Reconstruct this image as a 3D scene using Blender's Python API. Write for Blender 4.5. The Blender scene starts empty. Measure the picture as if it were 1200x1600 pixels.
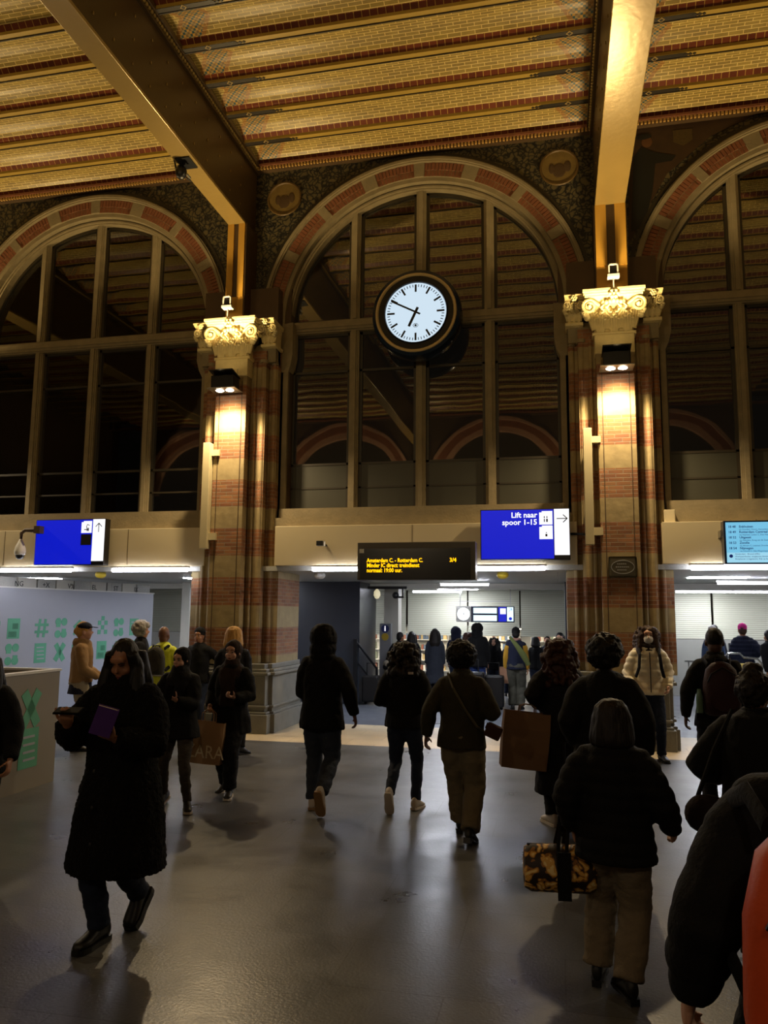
import bpy, bmesh, math, random
from mathutils import Vector, Matrix, noise
random.seed(7)
SC = bpy.context.scene
COL = SC.collection
PI = math.pi

# ------------------------------------------------------------------ camera
YAW, PITCH, ROLL = math.radians(12.5), math.radians(7.55), math.radians(0.53)
fw = Vector((-math.sin(YAW)*math.cos(PITCH), math.cos(YAW)*math.cos(PITCH), math.sin(PITCH)))
rt = Vector((math.cos(YAW), math.sin(YAW), 0)); up = rt.cross(fw)
rt2 = rt*math.cos(ROLL) + up*math.sin(ROLL); up2 = up*math.cos(ROLL) - rt*math.sin(ROLL)
cam_d = bpy.data.cameras.new('camera'); cam = bpy.data.objects.new('camera', cam_d); COL.objects.link(cam)
M = Matrix((rt2, up2, -fw)).transposed().to_4x4(); M.translation = Vector((0, 0, 1.9)); cam.matrix_world = M
cam_d.sensor_fit = 'HORIZONTAL'; cam_d.sensor_width = 36; cam_d.lens = 36*1225/1200; cam_d.clip_start = 0.05
SC.camera = cam
# ------------------------------------------------------------------ world, exposure
w = bpy.data.worlds.new('night'); SC.world = w; w.use_nodes = True
w.node_tree.nodes['Background'].inputs[0].default_value = (0.010, 0.008, 0.006, 1)
w.node_tree.nodes['Background'].inputs[1].default_value = 0.5
SC.view_settings.view_transform = 'Standard'; SC.view_settings.look = 'None'
SC.view_settings.exposure = 0.0; SC.view_settings.gamma = 1.0; SC.view_settings.use_curve_mapping = False
# light levels (the lamps themselves are placed by the builders below)
P_UP, P_DOWN, P_CAP, P_HALL, P_FILL, TUBE, BACK_UP = 450, 70, 5.0, 390, 120, 28.0, 420
WARM = (1.0, 0.72, 0.33)

# ------------------------------------------------------------------ helpers
def lin(h):
    h = h.lstrip('#'); v = [int(h[i:i+2], 16)/255 for i in (0, 2, 4)]
    return tuple([(c/12.92 if c <= 0.04045 else ((c+0.055)/1.055)**2.4) for c in v] + [1])
def newmat(name):
    m = bpy.data.materials.new(name); m.use_nodes = True
    nt = m.node_tree; return m, nt, nt.nodes['Principled BSDF']
def N(nt, t, **kw):
    n = nt.nodes.new(t)
    for k, v in kw.items():
        if k in n.inputs: n.inputs[k].default_value = v
        else: setattr(n, k, v)
    return n
def L(nt, a, ao, b, bi): nt.links.new(a.outputs[ao], b.inputs[bi])
def mat(name, col, rough=0.6, metal=0.0, noise_amt=0.12, nscale=6.0, bump=0.0, bscale=40.0, spec=None, emit=None, es=0, sheen=0):
    m, nt, b = newmat(name)
    c = lin(col) if isinstance(col, str) else col
    b.inputs['Roughness'].default_value = rough; b.inputs['Metallic'].default_value = metal
    if spec is not None: b.inputs['Specular IOR Level'].default_value = spec
    tc = N(nt, 'ShaderNodeTexCoord')
    if noise_amt:
        nz = N(nt, 'ShaderNodeTexNoise', Scale=nscale, Detail=4.0); L(nt, tc, 'Object', nz, 'Vector')
        mx = N(nt, 'ShaderNodeMix', data_type='RGBA')
        mx.inputs[6].default_value = tuple([x*(1-noise_amt) for x in c[:3]]+[1]); mx.inputs[7].default_value = tuple([min(1, x*(1+noise_amt)) for x in c[:3]]+[1])
        L(nt, nz, 'Fac', mx, 0); L(nt, mx, 2, b, 'Base Color')
    else: b.inputs['Base Color'].default_value = c
    if bump:
        n2 = N(nt, 'ShaderNodeTexNoise', Scale=bscale, Detail=5.0); L(nt, tc, 'Object', n2, 'Vector')
        bp = N(nt, 'ShaderNodeBump', Strength=bump, Distance=0.02); L(nt, n2, 'Fac', bp, 'Height'); L(nt, bp, 'Normal', b, 'Normal')
    if emit: b.inputs['Emission Color'].default_value = lin(emit); b.inputs['Emission Strength'].default_value = es
    if sheen: b.inputs['Sheen Weight'].default_value = sheen
    return m
def emis(name, col, s):
    return mat(name, '#000000', 0.4, noise_amt=0, emit=col, es=s)

class MB:
    """collects shapes and links them as ONE mesh object"""
    T = None
    def __init__(s): s.v = []; s.f = []; s.mi = []; s.uv = {}
    def add(s, vs, fs, mi=0):
        o = len(s.v)
        for p in vs:
            p = Vector(p); s.v.append(MB.T(p) if MB.T else p)
        for f in fs: s.f.append([i+o for i in f]); s.mi.append(mi)
    def box(s, x0, x1, y0, y1, z0, z1, mi=0):
        s.add([(x0,y0,z0),(x1,y0,z0),(x1,y1,z0),(x0,y1,z0),(x0,y0,z1),(x1,y0,z1),(x1,y1,z1),(x0,y1,z1)],
              [(0,3,2,1),(4,5,6,7),(0,1,5,4),(1,2,6,5),(2,3,7,6),(3,0,4,7)], mi); return s
    def cbox(s, c, d, R=None, mi=0):
        R = R or Matrix.Identity(3); c = Vector(c)
        vs = [c + R @ Vector((sx*d[0]/2, sy*d[1]/2, sz*d[2]/2)) for sz in (-1,1) for (sx,sy) in ((-1,-1),(1,-1),(1,1),(-1,1))]
        s.add(vs, [(0,3,2,1),(4,5,6,7),(0,1,5,4),(1,2,6,5),(2,3,7,6),(3,0,4,7)], mi); return s
    def loft(s, rings, mi=0, caps=True, close=False):
        n = len(rings[0]); vs = [p for r in rings for p in r]; fs = []
        for k in range(len(rings)-1 + (1 if close else 0)):
            a = k*n; b = ((k+1) % len(rings))*n
            for i in range(n): j = (i+1) % n; fs.append((a+i, a+j, b+j, b+i))
        if caps and not close: fs.append(tuple(range(n))[::-1]); fs.append(tuple(range((len(rings)-1)*n, len(rings)*n)))
        s.add(vs, fs, mi); return s
    def tube(s, pts, r, n=8, mi=0, caps=True, flat=1.0, side=None):
        pts = [Vector(p) for p in pts]; rs = r if isinstance(r, (list, tuple)) else [r]*len(pts)
        t0 = (pts[1]-pts[0]).normalized()
        u = Vector(side) if side is not None else (Vector((0,0,1)) if abs(t0.z) < 0.9 else Vector((1,0,0)))
        rings = []
        for i, p in enumerate(pts):
            t = (pts[min(i+1,len(pts)-1)]-pts[max(i-1,0)]).normalized()
            u = (u - t*u.dot(t)).normalized(); v = t.cross(u)
            rings.append([p + (u*math.cos(2*PI*k/n) + v*math.sin(2*PI*k/n)*flat)*rs[i] for k in range(n)])
        return s.loft(rings, mi, caps)
    def disc(s, c, r, axis, th, n=32, mi=0, r0=None):
        a = Vector(axis).normalized(); c = Vector(c)
        return s.tube([c-a*th/2, c+a*th/2], [r0 or r, r], n, mi)
    def sph(s, c, r, mi=0, n=12, m=8, R=None):
        c = Vector(c); rr = r if isinstance(r, (tuple, list)) else (r, r, r); R = R or Matrix.Identity(3)
        rings = []
        for j in range(1, m):
            a = PI*j/m
            rings.append([c + R @ Vector((rr[0]*math.sin(a)*math.cos(2*PI*i/n), rr[1]*math.sin(a)*math.sin(2*PI*i/n), -rr[2]*math.cos(a))) for i in range(n)])
        return s.loft(rings, mi)
    def lathe(s, c, prof, n=24, mi=0):
        c = Vector(c)
        return s.loft([[c + Vector((r*math.cos(2*PI*i/n), r*math.sin(2*PI*i/n), z)) for i in range(n)] for r, z in prof], mi)
    def prism(s, pts, d, mi=0):
        """closed outline (list of 3D points) extruded by vector d"""
        d = Vector(d); pts = [Vector(p) for p in pts]; n = len(pts)
        s.add(pts+[p+d for p in pts], [tuple(range(n))[::-1], tuple(range(n, 2*n))] + [(i, (i+1) % n, (i+1) % n+n, i+n) for i in range(n)], mi); return s
    def ring(s, cx, cz, r0, r1, y0, y1, a0, a1, n=48, mi=0):
        """arch band in the XZ plane"""
        rings = []
        for k in range(n+1):
            a = a0 + (a1-a0)*k/n; c, q = math.cos(a), math.sin(a)
            rings.append([(cx+r0*c, y0, cz+r0*q), (cx+r1*c, y0, cz+r1*q), (cx+r1*c, y1, cz+r1*q), (cx+r0*c, y1, cz+r0*q)])
        return s.loft([[Vector(p) for p in r] for r in rings], mi)
    def build(s, name, mats, parent=None, smooth=False, bevel=0.0, sharp=None):
        me = bpy.data.meshes.new(name); me.from_pydata([tuple(v) for v in s.v], [], s.f)
        if not isinstance(mats, (list, tuple)): mats = [mats]
        for m in mats: me.materials.append(m)
        for p, i in zip(me.polygons, s.mi): p.material_index = i
        bm = bmesh.new(); bm.from_mesh(me); bmesh.ops.recalc_face_normals(bm, faces=bm.faces)
        if bevel:
            bmesh.ops.bevel(bm, geom=[e for e in bm.edges if len(e.link_faces) == 2 and e.calc_face_angle(0) > 0.5], offset=bevel, segments=2, affect='EDGES', profile=0.6)
        bm.to_mesh(me); bm.free()
        if smooth:
            me.polygons.foreach_set('use_smooth', [True]*len(me.polygons))
            try: me.set_sharp_from_angle(angle=math.radians(sharp or 50))
            except Exception: pass
        o = bpy.data.objects.new(name, me); COL.objects.link(o)
        if parent is not None: o.parent = parent
        return o
def tag(o, label=None, cat=None, group=None, kind=None):
    if label: o['label'] = label
    if cat: o['category'] = cat
    if group: o['group'] = group
    if kind: o['kind'] = kind
    return o
def struct(o): o['kind'] = 'structure'; return o
def empty(name, loc=(0,0,0), label=None, cat=None, group=None, rz=0):
    o = bpy.data.objects.new(name, None); o.empty_display_size = 0.2; COL.objects.link(o); o.location = loc; o.rotation_euler = (0, 0, rz)
    return tag(o, label, cat, group)
def text(name, s, size, loc, m, parent, ax='LEFT', depth=0.004, rot=(PI/2, 0, 0), bold=0.0, sx=1.0):
    cu = bpy.data.curves.new(name, 'FONT'); cu.body = s; cu.size = size; cu.extrude = depth; cu.align_x = ax; cu.offset = bold; cu.resolution_u = 2
    t = bpy.data.objects.new(name, cu); COL.objects.link(t)
    bpy.context.view_layer.update()
    me = bpy.data.meshes.new_from_object(t.evaluated_get(bpy.context.evaluated_depsgraph_get()))
    bpy.data.objects.remove(t)
    o = bpy.data.objects.new(name, me); COL.objects.link(o); me.materials.clear(); me.materials.append(m)
    o.location = loc; o.rotation_euler = rot; o.scale = (sx, 1, 1)
    if parent is not None: o.parent = parent
    return o
def lamp(kind, name, loc, energy, col, direction=(0,0,-1), size=0.1, angle=120, blend=0.6, parent=None, sy=None):
    d = bpy.data.lights.new(name, kind); d.energy = energy; d.color = col
    if kind == 'SPOT': d.spot_size = math.radians(angle); d.spot_blend = blend; d.shadow_soft_size = size
    elif kind == 'POINT': d.shadow_soft_size = size
    elif kind == 'AREA':
        d.size = size
        if sy: d.shape = 'RECTANGLE'; d.size_y = sy
    o = bpy.data.objects.new(name, d); COL.objects.link(o); o.location = loc
    o.rotation_euler = Vector(direction).to_track_quat('-Z', 'Y').to_euler()
    if parent is not None: o.parent = parent
    return o

# ------------------------------------------------------------------ materials of the building
def masonry(name):
    m, nt, b = newmat(name)
    g = N(nt, 'ShaderNodeNewGeometry'); sp = N(nt, 'ShaderNodeSeparateXYZ'); L(nt, g, 'Position', sp, 0)
    add = N(nt, 'ShaderNodeMath', operation='ADD'); L(nt, sp, 'X', add, 0); L(nt, sp, 'Y', add, 1)
    cb = N(nt, 'ShaderNodeCombineXYZ'); L(nt, add, 0, cb, 0); L(nt, sp, 'Z', cb, 1)
    br = N(nt, 'ShaderNodeTexBrick'); L(nt, cb, 0, br, 'Vector')
    br.inputs['Scale'].default_value = 1; br.inputs['Brick Width'].default_value = 0.22; br.inputs['Row Height'].default_value = 0.062; br.inputs['Mortar Size'].default_value = 0.006; br.inputs['Mortar Smooth'].default_value = 0.3
    br.inputs['Color1'].default_value = lin('#a06c44'); br.inputs['Color2'].default_value = lin('#805233'); br.inputs['Mortar'].default_value = lin('#96826a')
    # z bands
    a1 = N(nt, 'ShaderNodeMath', operation='SUBTRACT'); L(nt, sp, 'Z', a1, 0); a1.inputs[1].default_value = 1.69-0.83*4
    a2 = N(nt, 'ShaderNodeMath', operation='DIVIDE'); L(nt, a1, 0, a2, 0); a2.inputs[1].default_value = 0.83
    a3 = N(nt, 'ShaderNodeMath', operation='FRACT'); L(nt, a2, 0, a3, 0)
    a4 = N(nt, 'ShaderNodeMath', operation='LESS_THAN'); L(nt, a3, 0, a4, 0); a4.inputs[1].default_value = 0.44
    nz = N(nt, 'ShaderNodeTexNoise', Scale=7.0, Detail=6.0); L(nt, g, 'Position', nz, 'Vector')
    st = N(nt, 'ShaderNodeMix', data_type='RGBA'); st.inputs[6].default_value = lin('#7a6a48'); st.inputs[7].default_value = lin('#ab986c'); L(nt, nz, 'Fac', st, 0)
    bm_ = N(nt, 'ShaderNodeMix', data_type='RGBA', blend_type='MULTIPLY'); bm_.inputs[0].default_value = 0.55; L(nt, br, 'Color', bm_, 6); L(nt, nz, 'Color', bm_, 7)
    bright = N(nt, 'ShaderNodeMix', data_type='RGBA'); bright.inputs[0].default_value = 0.45; L(nt, br, 'Color', bright, 7); L(nt, bm_, 2, bright, 6)
    mx = N(nt, 'ShaderNodeMix', data_type='RGBA'); L(nt, a4, 0, mx, 0); L(nt, bright, 2, mx, 6); L(nt, st, 2, mx, 7)
    L(nt, mx, 2, b, 'Base Color'); b.inputs['Roughness'].default_value = 0.75
    inv = N(nt, 'ShaderNodeMath', operation='MULTIPLY_ADD'); L(nt, br, 'Fac', inv, 0); inv.inputs[1].default_value = -1; inv.inputs[2].default_value = 1
    mx2 = N(nt, 'ShaderNodeMath', operation='MAXIMUM'); L(nt, inv, 0, mx2, 0); L(nt, a4, 0, mx2, 1)
    ad = N(nt, 'ShaderNodeMath', operation='MULTIPLY_ADD'); L(nt, nz, 'Fac', ad, 0); ad.inputs[1].default_value = 0.7; L(nt, mx2, 0, ad, 2)
    bp = N(nt, 'ShaderNodeBump', Strength=0.7, Distance=0.012); L(nt, ad, 0, bp, 'Height'); L(nt, bp, 'Normal', b, 'Normal')
    return m
MAS = masonry('masonry_bands')
STONE = mat('sandstone', '#84775a', 0.75, noise_amt=0.3, nscale=5, bump=0.25, bscale=25)
STONE_L = mat('carved_stone', '#d8c893', 0.7, noise_amt=0.15, nscale=14, bump=0.3, bscale=60)
STONE_G = mat('grey_plinth_stone', '#77756b', 0.55, noise_amt=0.25, nscale=5, bump=0.2, bscale=30)
BRICK = mat('arch_brick', '#7a4a2e', 0.8, noise_amt=0.35, nscale=9, bump=0.3, bscale=50)
BROWN = mat('dark_brown_wall', '#4a3720', 0.6, noise_amt=0.2, nscale=4, bump=0.1)
GREENISH = mat('window_frame_dark', '#2b2416', 0.5, noise_amt=0.2)
FASCIA = mat('cream_fascia', '#cdbf9c', 0.55, noise_amt=0.05, nscale=2)
GOLD = mat('ochre_paint', '#b98d3a', 0.35, noise_amt=0.1, nscale=3)
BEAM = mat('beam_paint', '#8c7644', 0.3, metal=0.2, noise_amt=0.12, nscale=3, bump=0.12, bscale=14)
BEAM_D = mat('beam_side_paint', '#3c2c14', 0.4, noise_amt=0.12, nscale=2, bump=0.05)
BLACK = mat('black_plastic', '#0b0b0d', 0.4, noise_amt=0.1)
DARKMET = mat('dark_metal', '#1c1e22', 0.35, metal=0.5, noise_amt=0.1)
STEEL = mat('brushed_steel', '#9b9b98', 0.3, metal=0.9, noise_amt=0.1)
WHITE = mat('white_paint', '#d9d9d4', 0.5, noise_amt=0.05)
OFFW = mat('passage_white', '#b9b7ac', 0.5, noise_amt=0.06)

def floor_mat(name, c1, c2, rough, tile, mortar):
    m, nt, b = newmat(name)
    g = N(nt, 'ShaderNodeNewGeometry')
    mp = N(nt, 'ShaderNodeMapping'); L(nt, g, 'Position', mp, 0)
    br = N(nt, 'ShaderNodeTexBrick'); br.offset = 0.5; L(nt, mp, 0, br, 'Vector')
    br.inputs['Scale'].default_value = 1; br.inputs['Brick Width'].default_value = tile; br.inputs['Row Height'].default_value = tile/2; br.inputs['Mortar Size'].default_value = 0.004
    br.inputs['Color1'].default_value = lin(c1); br.inputs['Color2'].default_value = lin(c2); br.inputs['Mortar'].default_value = lin(mortar)
    nz = N(nt, 'ShaderNodeTexNoise', Scale=1.3, Detail=8.0, Roughness=0.65); L(nt, g, 'Position', nz, 'Vector')
    nz2 = N(nt, 'ShaderNodeTexNoise', Scale=55.0, Detail=4.0); L(nt, g, 'Position', nz2, 'Vector')
    mx = N(nt, 'ShaderNodeMix', data_type='RGBA', blend_type='OVERLAY'); mx.inputs[0].default_value = 0.5; L(nt, br, 'Color', mx, 6); L(nt, nz, 'Fac', mx, 7)
    mx3 = N(nt, 'ShaderNodeMix', data_type='RGBA', blend_type='OVERLAY'); mx3.inputs[0].default_value = 0.35; L(nt, mx, 2, mx3, 6); L(nt, nz2, 'Fac', mx3, 7)
    L(nt, mx3, 2, b, 'Base Color')
    mr = N(nt, 'ShaderNodeMapRange'); mr.inputs[1].default_value = 0.3; mr.inputs[2].default_value = 0.7; mr.inputs[3].default_value = rough-0.08; mr.inputs[4].default_value = rough+0.12
    L(nt, nz, 'Fac', mr, 0); L(nt, mr, 0, b, 'Roughness')
    bp = N(nt, 'ShaderNodeBump', Strength=0.15, Distance=0.01); L(nt, nz2, 'Fac', bp, 'Height'); L(nt, bp, 'Normal', b, 'Normal')
    return m
FLOOR = floor_mat('hall_floor', '#4e4f50', '#585857', 0.33, 1.2, '#403e3a')
FLOOR_B = floor_mat('passage_floor', '#5c6068', '#62666e', 0.32, 0.6, '#454950')
FLOOR_C = floor_mat('cream_floor_band', '#b9a888', '#c4b290', 0.4, 0.9, '#8d7f66')

def vault_mat():
    m, nt, b = newmat('glazed_vault_brick')
    uv = N(nt, 'ShaderNodeUVMap'); uv.uv_map = 'UVMap'; sp = N(nt, 'ShaderNodeSeparateXYZ'); L(nt, uv, 0, sp, 0)
    br = N(nt, 'ShaderNodeTexBrick'); L(nt, uv, 0, br, 'Vector')
    br.inputs['Scale'].default_value = 1; br.inputs['Brick Width'].default_value = 0.2; br.inputs['Row Height'].default_value = 0.058; br.inputs['Mortar Size'].default_value = 0.0045
    br.inputs['Color1'].default_value = lin('#a08a48'); br.inputs['Color2'].default_value = lin('#8a7640'); br.inputs['Mortar'].default_value = lin('#e6cc84')
    rb = N(nt, 'ShaderNodeTexBrick'); rb.offset = 0; L(nt, uv, 0, rb, 'Vector')
    rb.inputs['Scale'].default_value = 1; rb.inputs['Brick Width'].default_value = 0.115; rb.inputs['Row Height'].default_value = 5; rb.inputs['Mortar Size'].default_value = 0.005
    rb.inputs['Color1'].default_value = lin('#743820'); rb.inputs['Color2'].default_value = lin('#602c18'); rb.inputs['Mortar'].default_value = lin('#b9974c')
    # v in metres across, stored with vmax in material constant 0.86
    VM = 0.86
    lo = N(nt, 'ShaderNodeMath', operation='LESS_THAN'); L(nt, sp, 'Y', lo, 0); lo.inputs[1].default_value = 0.095
    hi = N(nt, 'ShaderNodeMath', operation='GREATER_THAN'); L(nt, sp, 'Y', hi, 0); hi.inputs[1].default_value = VM-0.095
    ed = N(nt, 'ShaderNodeMath', operation='MAXIMUM'); L(nt, lo, 0, ed, 0); L(nt, hi, 0, ed, 1)
    nz = N(nt, 'ShaderNodeTexNoise', Scale=4.0, Detail=5.0); L(nt, uv, 0, nz, 'Vector')
    ov = N(nt, 'ShaderNodeMix', data_type='RGBA', blend_type='OVERLAY'); ov.inputs[0].default_value = 0.4; L(nt, br, 'Color', ov, 6); L(nt, nz, 'Fac', ov, 7)
    mx = N(nt, 'ShaderNodeMix', data_type='RGBA'); L(nt, ed, 0, mx, 0); L(nt, ov, 2, mx, 6); L(nt, rb, 'Color', mx, 7)
    # coloured mosaic bands near the beams: second uv u2 = distance to the nearest beam
    uv2 = N(nt, 'ShaderNodeUVMap'); uv2.uv_map = 'Edge'; s2 = N(nt, 'ShaderNodeSeparateXYZ'); L(nt, uv2, 0, s2, 0)
    zig = N(nt, 'ShaderNodeMath', operation='PINGPONG'); L(nt, s2, 'Y', zig, 0); zig.inputs[1].default_value = VM/2
    zz = N(nt, 'ShaderNodeMath', operation='MULTIPLY_ADD'); L(nt, zig, 0, zz, 0); zz.inputs[1].default_value = 0.6; zz.inputs[2].default_value = 0.18
    d = N(nt, 'ShaderNodeMath', operation='SUBTRACT'); L(nt, s2, 'X', d, 0); L(nt, zz, 0, d, 1)
    ab = N(nt, 'ShaderNodeMath', operation='ABSOLUTE'); L(nt, d, 0, ab, 0)
    wi = N(nt, 'ShaderNodeMath', operation='LESS_THAN'); L(nt, ab, 0, wi, 0); wi.inputs[1].default_value = 0.17
    wo = N(nt, 'ShaderNodeMath', operation='LESS_THAN'); L(nt, ab, 0, wo, 0); wo.inputs[1].default_value = 0.24
    ck = N(nt, 'ShaderNodeTexChecker', Scale=28.0); L(nt, uv2, 0, ck, 'Vector'); ck.inputs[1].default_value = lin('#2f5a55'); ck.inputs[2].default_value = lin('#c3a24e')
    ck2 = N(nt, 'ShaderNodeTexChecker', Scale=14.0); L(nt, uv2, 0, ck2, 'Vector'); ck2.inputs[1].default_value = lin('#3a4a62'); ck2.inputs[2].default_value = lin('#a8702c')
    cm = N(nt, 'ShaderNodeMix', data_type='RGBA'); cm.inputs[0].default_value = 0.45; L(nt, ck, 0, cm, 6); L(nt, ck2, 0, cm, 7)
    ne = N(nt, 'ShaderNodeMath', operation='SUBTRACT'); ne.inputs[0].default_value = 1; L(nt, ed, 0, ne, 1)
    w1 = N(nt, 'ShaderNodeMath', operation='MULTIPLY'); L(nt, wi, 0, w1, 0); L(nt, ne, 0, w1, 1)
    w2 = N(nt, 'ShaderNodeMath', operation='MULTIPLY'); L(nt, wo, 0, w2, 0); L(nt, ne, 0, w2, 1)
    w3 = N(nt, 'ShaderNodeMath', operation='MULTIPLY'); L(nt, w2, 0, w3, 0); w3.inputs[1].default_value = 0.5
    o1 = N(nt, 'ShaderNodeMix', data_type='RGBA'); L(nt, w3, 0, o1, 0); L(nt, mx, 2, o1, 6); o1.inputs[7].default_value = lin('#8a4420')
    o2 = N(nt, 'ShaderNodeMix', data_type='RGBA'); L(nt, w1, 0, o2, 0); L(nt, o1, 2, o2, 6); L(nt, cm, 2, o2, 7)
    L(nt, o2, 2, b, 'Base Color'); b.inputs['Roughness'].default_value = 0.4
    bp = N(nt, 'ShaderNodeBump', Strength=0.35, Distance=0.008); L(nt, br, 'Fac', bp, 'Height'); L(nt, bp, 'Normal', b, 'Normal')
    return m
VAULT = vault_mat()
def vine_mat():
    m, nt, b = newmat('painted_vines')
    g = N(nt, 'ShaderNodeNewGeometry')
    nz = N(nt, 'ShaderNodeTexNoise', Scale=5.0, Detail=2.0); L(nt, g, 'Position', nz, 'Vector')
    mxv = N(nt, 'ShaderNodeMix', data_type='RGBA'); mxv.inputs[0].default_value = 0.25; L(nt, g, 'Position', mxv, 6); L(nt, nz, 'Color', mxv, 7)
    vo = N(nt, 'ShaderNodeTexVoronoi', Scale=13.0); vo.feature = 'DISTANCE_TO_EDGE'; L(nt, mxv, 2, vo, 'Vector')
    cr = N(nt, 'ShaderNodeValToRGB'); cr.color_ramp.elements[0].position = 0.06; cr.color_ramp.elements[0].color = lin('#0f0d08'); cr.color_ramp.elements[1].position = 0.14; cr.color_ramp.elements[1].color = lin('#4a4430')
    e = cr.color_ramp.elements.new(0.3); e.color = lin('#5a4f30')
    L(nt, vo, 'Distance', cr, 0); L(nt, cr, 0, b, 'Base Color'); b.inputs['Roughness'].default_value = 0.6
    return m
VINES = vine_mat()
def glass_mat():
    m, nt, b = newmat('window_glass'); nt.nodes.remove(b)
    out = nt.nodes['Material Output']
    tr = N(nt, 'ShaderNodeBsdfTransparent'); tr.inputs[0].default_value = (0.75, 0.75, 0.72, 1)
    gl = N(nt, 'ShaderNodeBsdfGlossy', Roughness=0.02); gl.inputs[0].default_value = (1, 1, 1, 1)
    fr = N(nt, 'ShaderNodeFresnel', IOR=2.0)
    nz = N(nt, 'ShaderNodeTexNoise', Scale=1.4, Detail=1.0); g = N(nt, 'ShaderNodeNewGeometry'); L(nt, g, 'Position', nz, 'Vector')
    bp = N(nt, 'ShaderNodeBump', Strength=0.06, Distance=0.02); L(nt, nz, 'Fac', bp, 'Height'); L(nt, bp, 'Normal', gl, 'Normal')
    mx = N(nt, 'ShaderNodeMixShader'); L(nt, fr, 0, mx, 0); L(nt, tr, 0, mx, 1); L(nt, gl, 0, mx, 2); L(nt, mx, 0, out, 0)
    return m
GLASS = glass_mat()
PANEL = mat('grey_window_panel', '#37362b', 0.5, noise_amt=0.08, nscale=1)

# ------------------------------------------------------------------ floor
BX = [-8.66, -2.26, 4.14]; PX = [-5.46, 0.94]; B = 6.4; SPR = 7.1; YW = 12.85; YM = 13.1
struct(MB().box(-20, 11, -6, 11.6, -0.2, 0).build('floor', FLOOR))
struct(MB().box(-20, 11, 11.6, 13.75, -0.2, 0).build('floor', FLOOR_C))
struct(MB().box(-20, 11, 13.75, 24.5, -0.2, 0).build('floor', FLOOR_B))

# ------------------------------------------------------------------ arched wall (front, and the same across the hall)
def arch_mesh(cx, parent):
    r = MB(); r.ring(cx, SPR, 2.78, 2.87, 12.76, 12.95, 0, PI, 64); r.ring(cx, SPR, 2.80, 2.84, 12.73, 12.8, 0, PI, 64)
    o = r.build('hood_moulding', STONE, parent)
    s = MB(); k = MB(); D = PI/180
    for side in (0, 1):
        for a0, a1 in ((2, 17), (22.6, 39), (42.4, 60), (64, 82)):
            n = int((a1-a0)*D*2.66/0.062); k = MB()
            for i in range(n):
                b0 = a0+(a1-a0)*(i+0.06)/n; b1 = a0+(a1-a0)*(i+0.9)/n
                p0, p1 = (90-b1, 90-b0) if side == 0 else (90+b0, 90+b1)
                for q0, q1, yy in ((2.645, 2.775, 12.815), (2.535, 2.635, 12.83)):
                    k.ring(cx, SPR, q0, q1, yy+random.uniform(-.004, .004), 12.93, p0*D, p1*D, 1)
            k.build('brick_voussoirs', BRICK, parent)
        for a0, a1 in ((-2, 2) if side == 0 else (180, 180), (17, 22.6), (39, 42.4), (60, 64), (82, 90)):
            if a0 == a1: continue
            p0, p1 = (90-a1, 90-a0) if side == 0 else (90+a0, 90+a1)
            s.ring(cx, SPR, 2.53, 2.778, 12.81, 12.93, p0*D, p1*D, 4)
    s.ring(cx, SPR, 2.53, 2.78, 12.835, 12.95, 0, PI, 64)
    s.build('stone_voussoirs', STONE, parent)
    t = MB(); t.ring(cx, SPR, 2.46, 2.53, 12.86, 13.2, 0, PI, 64); t.ring(cx, SPR, 2.37, 2.46, 12.98, 13.2, 0, PI, 64); t.ring(cx, SPR, 2.40, 2.43, 12.95, 13.0, 0, PI, 64)
    for sx in (-1, 1):
        a, b_ = sorted((cx+sx*2.37, cx+sx*2.46)); t.box(a, b_, 12.98, 13.2, 3.73, SPR)
        a, b_ = sorted((cx+sx*2.46, cx+sx*2.6)); t.box(a, b_, 12.86, 13.2, 3.39, SPR)
    t.build('stone_reveal', STONE, parent)
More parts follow.
